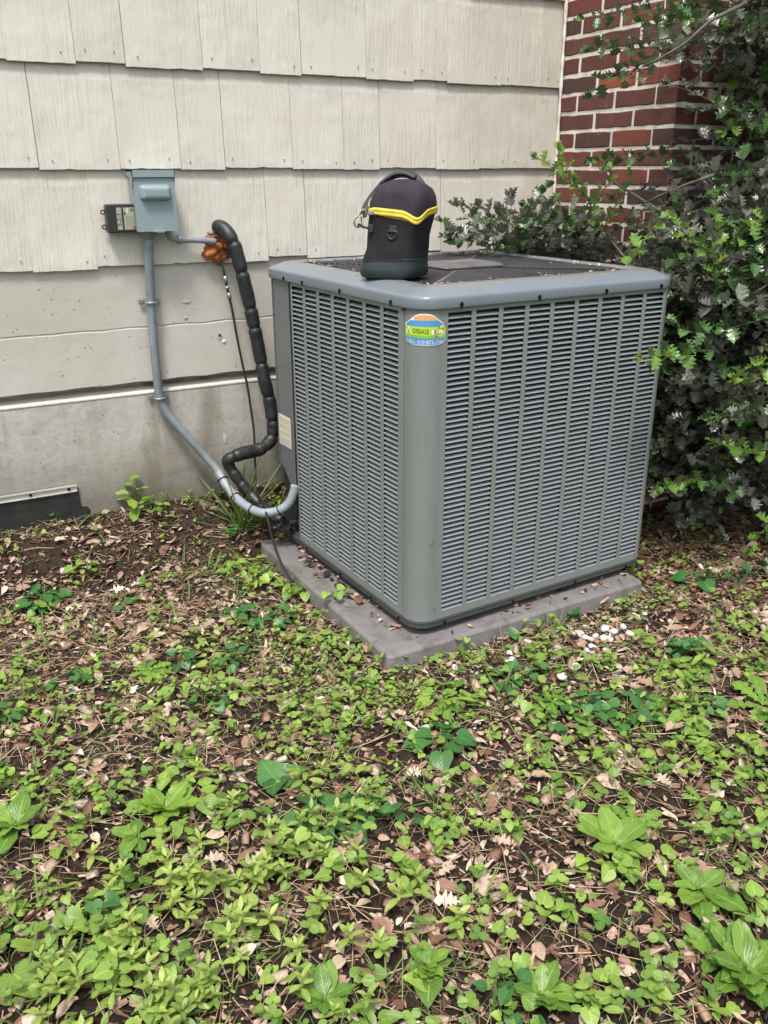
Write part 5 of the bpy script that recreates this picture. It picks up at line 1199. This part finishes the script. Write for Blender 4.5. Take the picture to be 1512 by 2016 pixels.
# ---- litter on the pad and on the cap
a = Acc(); n = 300; v_ = U(.02, .93, n); u_ = .125 - np.abs(RNG.normal(0, .035, n)) ; cs, sn = cos(AL), sin(AL); u_ = u_ - .015
x = .5575 + u_ * cos(.02) - v_ * sin(.02); y = -1.192 + u_ * sin(.02) + v_ * cos(.02)
dn_ = RNG.random(n) < (.25 + .75 * sstep(.2, .7, v_)); x, y = x[dn_], y[dn_]; n = len(x)
pick(a, T_chip + T_curl + T_needle[:1], x, y, np.full(n, .003) + U(0, .01, n), U(0, 6.28, n), U(-.3, .3, n), U(-.5, .5, n), U(0, 1, n) ** 2.5 * .032 + .004, U(0, 1, n))
n = 70; u_ = U(.15, .97, n); v_ = U(.02, .08, n); x = .5575 + u_; y = -1.192 + v_ + .02 * u_
pick(a, T_chip + T_needle, x, y, np.full(n, .003), U(0, 6.28, n), U(-.2, .2, n), U(-.4, .4, n), U(.006, .025, n), U(0, 1, n))
tag(a.build('pad_litter', MT['chips'], None, False), 'brown dirt, twigs and leaf scraps lying on the pad along the unit', 'leaf litter', kind='stuff')
a = Acc(); n = 170; t = np.where(RNG.random(150 + 20) < .6, np.clip(RNG.choice([.04, .22, .31, .55, .93], 170) + RNG.normal(0, .03, 170), 0, 1), U(0, 1, 170)); side = RNG.integers(0, 4, n); ed = .09 + np.abs(RNG.normal(0, .012, n))
u_ = np.where(side == 0, ed, np.where(side == 1, W - ed, .1 + t * (W - .2))); v_ = np.where(side == 2, ed, np.where(side == 3, D - ed, .1 + t * (D - .2)))
ex = RNG.random(n) < .05; u_ = np.where(ex, U(.1, .8, n), u_); v_ = np.where(ex, U(.1, .8, n), v_)
x = UO.x + u_ * cs - v_ * sn; y = UO.y + u_ * sn + v_ * cs
pick(a, T_chip[:2] + T_curl[:1], x, y, np.full(n, .9975) + U(0, .004, n), U(0, 6.28, n), U(-.3, .5, n), U(-.5, .5, n), U(.004, .015, n), U(.5, .8, n))
tag(a.build('cap_litter', MT['chips'], None, False), 'bits of dry leaf caught along the edge of the fan grille', 'leaf litter', kind='stuff')

q = MB(); rc_ = random.Random(8)
for i in range(46):
    u_ = rc_.uniform(.02, .9); z_ = rc_.choice([rc_.uniform(.06, .3), rc_.uniform(.06, .9)]); a_ = rc_.uniform(0, 6.28); l_ = rc_.uniform(.003, .012)
    p_ = ac2w(u_, -.0015, z_); d_ = Vector((cos(a_) * cos(AL), cos(a_) * sin(AL), sin(a_))) * l_; q.tube([p_, p_ + d_ * .5 + Vector((0, -.002, 0)), p_ + d_], .0007, 4)
tag(q.build('dry_clippings', MT['straw']), 'tiny dry grass clippings stuck to the right hand louvres', 'clippings', kind='stuff')
# ================================================================== holly
hb = empty('holly_bush', (2.45, -1.0, -.06)); tag(hb, 'sprawling holly bush with spiny glossy leaves in front of the brick chimney', 'bush')
HO = Vector(hb.location)
rh = random.Random(77); nr = np.random.default_rng(77)
old = Acc(); midl = Acc(); newl = Acc(); wood = MB(); green_w = MB()
def blocked(q, m=.02):
    if q.x > 1.99 and q.y > -.66 + 0: 
        return True
    if q.y > -.03: return True
    d = q - UO; u = d.x * cos(AL) + d.y * sin(AL); v = -d.x * sin(AL) + d.y * cos(AL)
    return (-m < u < W + m) and (-m < v < D + m) and q.z < 1.0 + m
hero = []
def twig(P, size, acc_name, tint=(0, 1), wr=.0016, gap=.50, heroic=False, woodm=None, rise=.25, skip=0):
    """leaves alternate along a path of points"""
    Q_ = resample(smooth_path(P, 4), size * gap); (woodm or wood).tube([q - HO for q in Q_], [wr * (1 - .6 * i / max(1, len(Q_) - 1)) for i in range(len(Q_))], 5)
    ang = rh.uniform(0, 6.28)
    for i, q in enumerate(Q_):
        if i < skip: continue
        t = (Q_[min(i + 1, len(Q_) - 1)] - Q_[max(i - 1, 0)]).normalized(); ang += 2.4
        side = Vector((0, 0, 1)).cross(t); side = side.normalized() if side.length > .05 else Vector((1, 0, 0)); up = t.cross(side)
        last = i >= len(Q_) - 2
        k_n = 3 if last and i == len(Q_) - 1 else 1
        for kk in range(k_n):
            aa = ang + kk * 2.1; out_ = (side * cos(aa) + up * sin(aa)); d = (out_ * (.55 if last else 1.) + t * (.9 if last else .45) + Vector((0, 0, rise))).normalized()
            s = size * rh.uniform(.75, 1.15) * (.72 if last else 1)
            yaw = math.atan2(-d.x, d.y); pit = math.asin(max(-1, min(1, d.z)))
            rec = (q - HO, yaw, pit, rh.uniform(-.8, .8), s, rh.uniform(*tint), acc_name)
            (hero if heroic else fill).append(rec)
fill = []
# main limbs
limbs = [[(2.45, -1.0, -.06), (2.40, -1.02, .35), (2.30, -1.05, .75), (2.25, -1.0, 1.15), (2.15, -.95, 1.6), (2.05, -.95, 1.9)], [(2.47, -1.0, -.06), (2.6, -1.0, .5), (2.7, -1.05, 1.0), (2.7, -1.1, 1.6), (2.6, -1.1, 2.1)],
         [(2.43, -1.02, -.05), (2.3, -1.15, .3), (2.1, -1.25, .55), (1.95, -1.3, .8)], [(2.44, -.98, -.04), (2.2, -.85, .5), (2.0, -.75, .8), (1.85, -.55, 1.0), (1.6, -.3, 1.06), (1.35, -.22, 1.08)], [(2.3, -1.05, .75), (2.1, -.95, 1.0), (1.9, -.8, 1.12), (1.75, -.62, 1.25)],
         [(2.45, -1.02, .2), (2.5, -1.3, .6), (2.4, -1.5, .9), (2.3, -1.55, 1.2)]]
for L_ in limbs:
    q = smooth_path([Vector(p) - HO for p in L_], 6); MB().tube(q, [.013 * (1 - .75 * i / len(q)) for i in range(len(q))], 8).build('branch', MT['bark'], hb, True)
def vol(c, r, n, kinds, size=(.044, .060), ln=(.10, .24), outward=.7):
    c = Vector(c); k = 0; tries = 0
    while k < n and tries < n * 30:
        tries += 1
        d = Vector(nr.normal(size=3)).normalized(); rad = nr.random() ** .42
        p = c + Vector((d.x * r[0] * rad, d.y * r[1] * rad, d.z * r[2] * rad))
        dr = (Vector((d.x, d.y, d.z * .6)) * outward + Vector(nr.normal(size=3)) * .45 + Vector((0, 0, .25))).normalized(); L_ = rh.uniform(*ln)
        q1 = p + dr * L_; qm = p + dr * L_ * .5 + Vector((0, 0, .012))
        if blocked(p) or blocked(q1, .01) or blocked(qm) or p.z < float(ground_z(p.x, p.y)) + .05: continue
        kd = rh.choices(['o', 'm', 'n'], kinds)[0]
        twig([p, qm, q1], rh.uniform(*size), kd, wr=.0015); k += 1
vol((2.45, -1.05, 1.25), (.60, .40, .62), 430, (9, 5, .8))
vol((2.10, -.85, .30), (.36, .24, .26), 170, (12, 2, .1), ln=(.06, .14))
vol((2.28, -.86, 1.75), (.34, .18, .30), 130, (7, 5, .5))
vol((2.55, -.84, .22), (.5, .2, .22), 160, (12, 2, .1), ln=(.06, .14))
vol((2.15, -1.02, .75), (.42, .34, .42), 330, (12, 3, .4))
vol((2.65, -1.15, .55), (.55, .5, .40), 260, (10, 3, .8))
vol((2.05, -.85, 1.00), (.33, .30, .16), 150, (11, 3, .5))
vol((1.65, -.36, 1.00), (.42, .18, .10), 120, (11, 3, .3), ln=(.07, .16))
vol((2.45, -1.0, 1.95), (.52, .36, .35), 260, (7, 5, .6))
vol((1.90, -.62, .55), (.22, .28, .42), 120, (12, 2, .1))
vol((2.35, -.92, .42), (.50, .22, .36), 260, (12, 2, .1))
vol((2.75, -.9, .45), (.45, .25, .40), 160, (12, 2, .1))
vol((2.85, -1.0, 1.2), (.4, .35, .8), 160, (12, 2, .2))
# sprigs one can follow in the photograph, placed at their own depth
def spr(pts, y0, y1, kd, size=.040, tint=(0, 1), wr=.0018, rise=.25, skip=0, gap=.55, hero_=True):
    size *= 1.22; gap *= .72; n_ = len(pts); P = [Vector(aty(px, py, y0 + (y1 - y0) * i / (n_ - 1))) for i, (px, py) in enumerate(pts)]
    twig(P, size, kd, tint, wr, gap, hero_, green_w if kd == 'n' else wood, rise, skip)
spr([(1360, 22), (1300, 30), (1240, 28), (1190, 34), (1148, 38)], -.80, -.72, 'm', .034, (.3, 1)); spr([(1500, 18), (1430, 30), (1370, 38), (1300, 48), (1262, 42)], -.9, -.8, 'm', .034, (.3, 1))
spr([(1290, 90), (1240, 98), (1200, 92), (1160, 98)], -.78, -.70, 'm', .034, (.4, 1)); spr([(1370, 60), (1330, 85), (1290, 110), (1250, 130), (1200, 150), (1165, 185)], -.85, -.72, 'm', .036, (0, .6)); spr([(1350, 95), (1310, 115), (1275, 130), (1245, 165), (1220, 150)], -.85, -.75, 'o', .036)
spr([(1400, 60), (1340, 70), (1290, 62), (1250, 75)], -.9, -.8, 'o', .036); spr([(1395, 20), (1380, 80), (1390, 130), (1370, 160)], -.9, -.85, 'o', .036)
spr([(1180, 440), (1160, 400), (1140, 370), (1115, 335), (1100, 295)], -.62, -.55, 'n', .036, (.0, .8)); spr([(1150, 385), (1110, 350), (1080, 325), (1055, 310)], -.6, -.55, 'n', .032, (0, .6)); spr([(1160, 400), (1190, 370), (1205, 340), (1180, 312)], -.62, -.6, 'n', .032, (0, .6)); spr([(1195, 440), (1215, 400), (1235, 365), (1240, 345)], -.64, -.62, 'n', .032, (.0, .5))
spr([(1200, 455), (1150, 440), (1110, 425), (1065, 430), (1030, 432)], -.50, -.40, 'm', .036, (.5, 1)); spr([(1190, 470), (1120, 462), (1060, 455), (1010, 440), (965, 428)], -.45, -.35, 'm', .034, (.2, .9)); spr([(1150, 490), (1080, 492), (1010, 488), (950, 478), (905, 474), (872, 466)], -.35, -.26, 'm', .030, (.3, 1))
spr([(1240, 520), (1200, 492), (1160, 472), (1130, 450)], -.6, -.5, 'o', .040); spr([(1180, 505), (1120, 490), (1060, 480), (1000, 470), (960, 455)], -.38, -.3, 'o', .036)
spr([(1370, 300), (1320, 308), (1270, 305), (1225, 312), (1165, 318)], -.75, -.66, 'm', .034, (.2, .9)); spr([(1240, 520), (1262, 480), (1285, 450), (1305, 430)], -.95, -.95, 'n', .038, (.1, .8))
spr([(1410, 560), (1405, 520), (1408, 480), (1410, 440), (1408, 395)], -1.15, -1.15, 'n', .040, (.3, 1)); spr([(1400, 500), (1370, 480), (1345, 455), (1325, 428)], -1.1, -1.1, 'n', .040, (.2, 1)); spr([(1405, 560), (1370, 540), (1340, 520), (1310, 500)], -1.05, -1.05, 'm', .038)
spr([(1500, 260), (1470, 235), (1440, 215), (1415, 200)], -.95, -.95, 'm', .036, (.6, 1)); spr([(1512, 240), (1480, 250), (1450, 245), (1425, 262)], -.95, -.95, 'n', .034, (0, .4)); spr([(1512, 300), (1480, 340), (1450, 335), (1420, 345)], -1.0, -1.0, 'm', .036)
spr([(1512, 430), (1480, 440), (1455, 470), (1440, 510)], -1.15, -1.1, 'n', .042, (.2, .9)); spr([(1512, 520), (1480, 520), (1440, 540), (1420, 575)], -1.2, -1.15, 'm', .042); spr([(1512, 560), (1480, 580), (1450, 600), (1420, 640)], -1.25, -1.2, 'm', .042)
spr([(1512, 625), (1460, 640), (1400, 655), (1350, 652), (1325, 640)], -1.25, -1.15, 'm', .040, (.5, 1)); spr([(1370, 700), (1335, 703), (1300, 700), (1262, 706)], -1.25, -1.24, 'n', .036, (0, .7)); spr([(1400, 690), (1350, 690), (1310, 695), (1285, 715)], -1.24, -1.22, 'm', .036, (.5, 1))
spr([(1530, 715), (1500, 735), (1475, 745), (1450, 745)], -1.4, -1.4, 'n', .042, (.4, 1)); spr([(1530, 690), (1510, 705), (1490, 715)], -1.4, -1.4, 'n', .042, (.5, 1)); spr([(1500, 830), (1460, 820), (1420, 818), (1395, 822)], -1.2, -1.2, 'm', .038)
spr([(1512, 900), (1480, 890), (1440, 878), (1405, 872)], -1.3, -1.3, 'n', .040, (0, .5)); spr([(1380, 945), (1350, 948), (1320, 955), (1298, 965)], -1.1, -1.1, 'n', .036, (0, .6)); spr([(1540, 1000), (1515, 1030), (1490, 1060), (1478, 1080)], -1.35, -1.35, 'n', .042, (0, .5)); spr([(1520, 1110), (1470, 1130), (1430, 1140), (1395, 1130)], -1.3, -1.25, 'm', .036, (.3, 1))
spr([(1512, 820), (1490, 800), (1460, 795)], -1.35, -1.3, 'm', .042); spr([(1512, 610), (1490, 600), (1440, 590), (1400, 600)], -1.3, -1.2, 'o', .042); spr([(1430, 770), (1400, 760), (1370, 740), (1350, 720)], -1.15, -1.1, 'o', .040); spr([(1460, 980), (1430, 960), (1400, 960)], -1.25, -1.2, 'm', .036)
# long bare woody branch over the brick
MB().tube([Vector(aty(px, py, yy)) - HO for (px, py, yy) in ((1470, 5, -1.0), (1400, 40, -.95), (1350, 85, -.9), (1300, 115, -.85), (1265, 132, -.8))], [.006, .0055, .005, .004, .003], 7).build('branch', MT['bark'], hb, True)
MB().tube([Vector(aty(px, py, yy)) - HO for (px, py, yy) in ((1420, 340, -1.0), (1360, 360, -.9), (1300, 385, -.8), (1270, 400, -.75))], [.006, .005, .004, .003], 7).build('branch', MT['bark'], hb, True)
MB().tube([Vector(aty(px, py, yy)) - HO for (px, py, yy) in ((1290, 560, -.9), (1240, 520, -.7), (1200, 470, -.6), (1185, 440, -.6))], [.006, .005, .004, .003], 7).build('branch', MT['bark'], hb, True)
if len(hero) > 297:
    rh.shuffle(hero); fill += hero[297:]; hero = hero[:297]
for (q, yaw, pit, rol, s, tn, kd) in hero:
    L3 = LM[{'o': 'ho', 'm': 'hm', 'n': 'hn'}[kd]]; k = rh.randrange(3) * 3 + min(2, int(tn * 3)); put_leaf(L3[k], hb, q, yaw, pit, rol, s)
for kd, acc_, mt in (('o', old, 'holly_old'), ('m', midl, 'holly_mid'), ('n', newl, 'holly_new')):
    rec = [r for r in fill if r[6] == kd]
    if not rec: continue
    arr = np.array([(*r[0], r[1], r[2], r[3], r[4], r[5]) for r in rec]); pick(acc_, T_holly, arr[:, 0], arr[:, 1], arr[:, 2], arr[:, 3], arr[:, 4], arr[:, 5], arr[:, 6], arr[:, 7])
    o_ = acc_.build('leaf_mass', MT[mt], hb, True); o_['kind'] = 'stuff'
wo = wood.build('twigs', MT['bark'], hb, True); wo['kind'] = 'stuff'
if green_w.V: g2 = green_w.build('green_twigs', MT['twig'], hb, True); g2['kind'] = 'stuff'
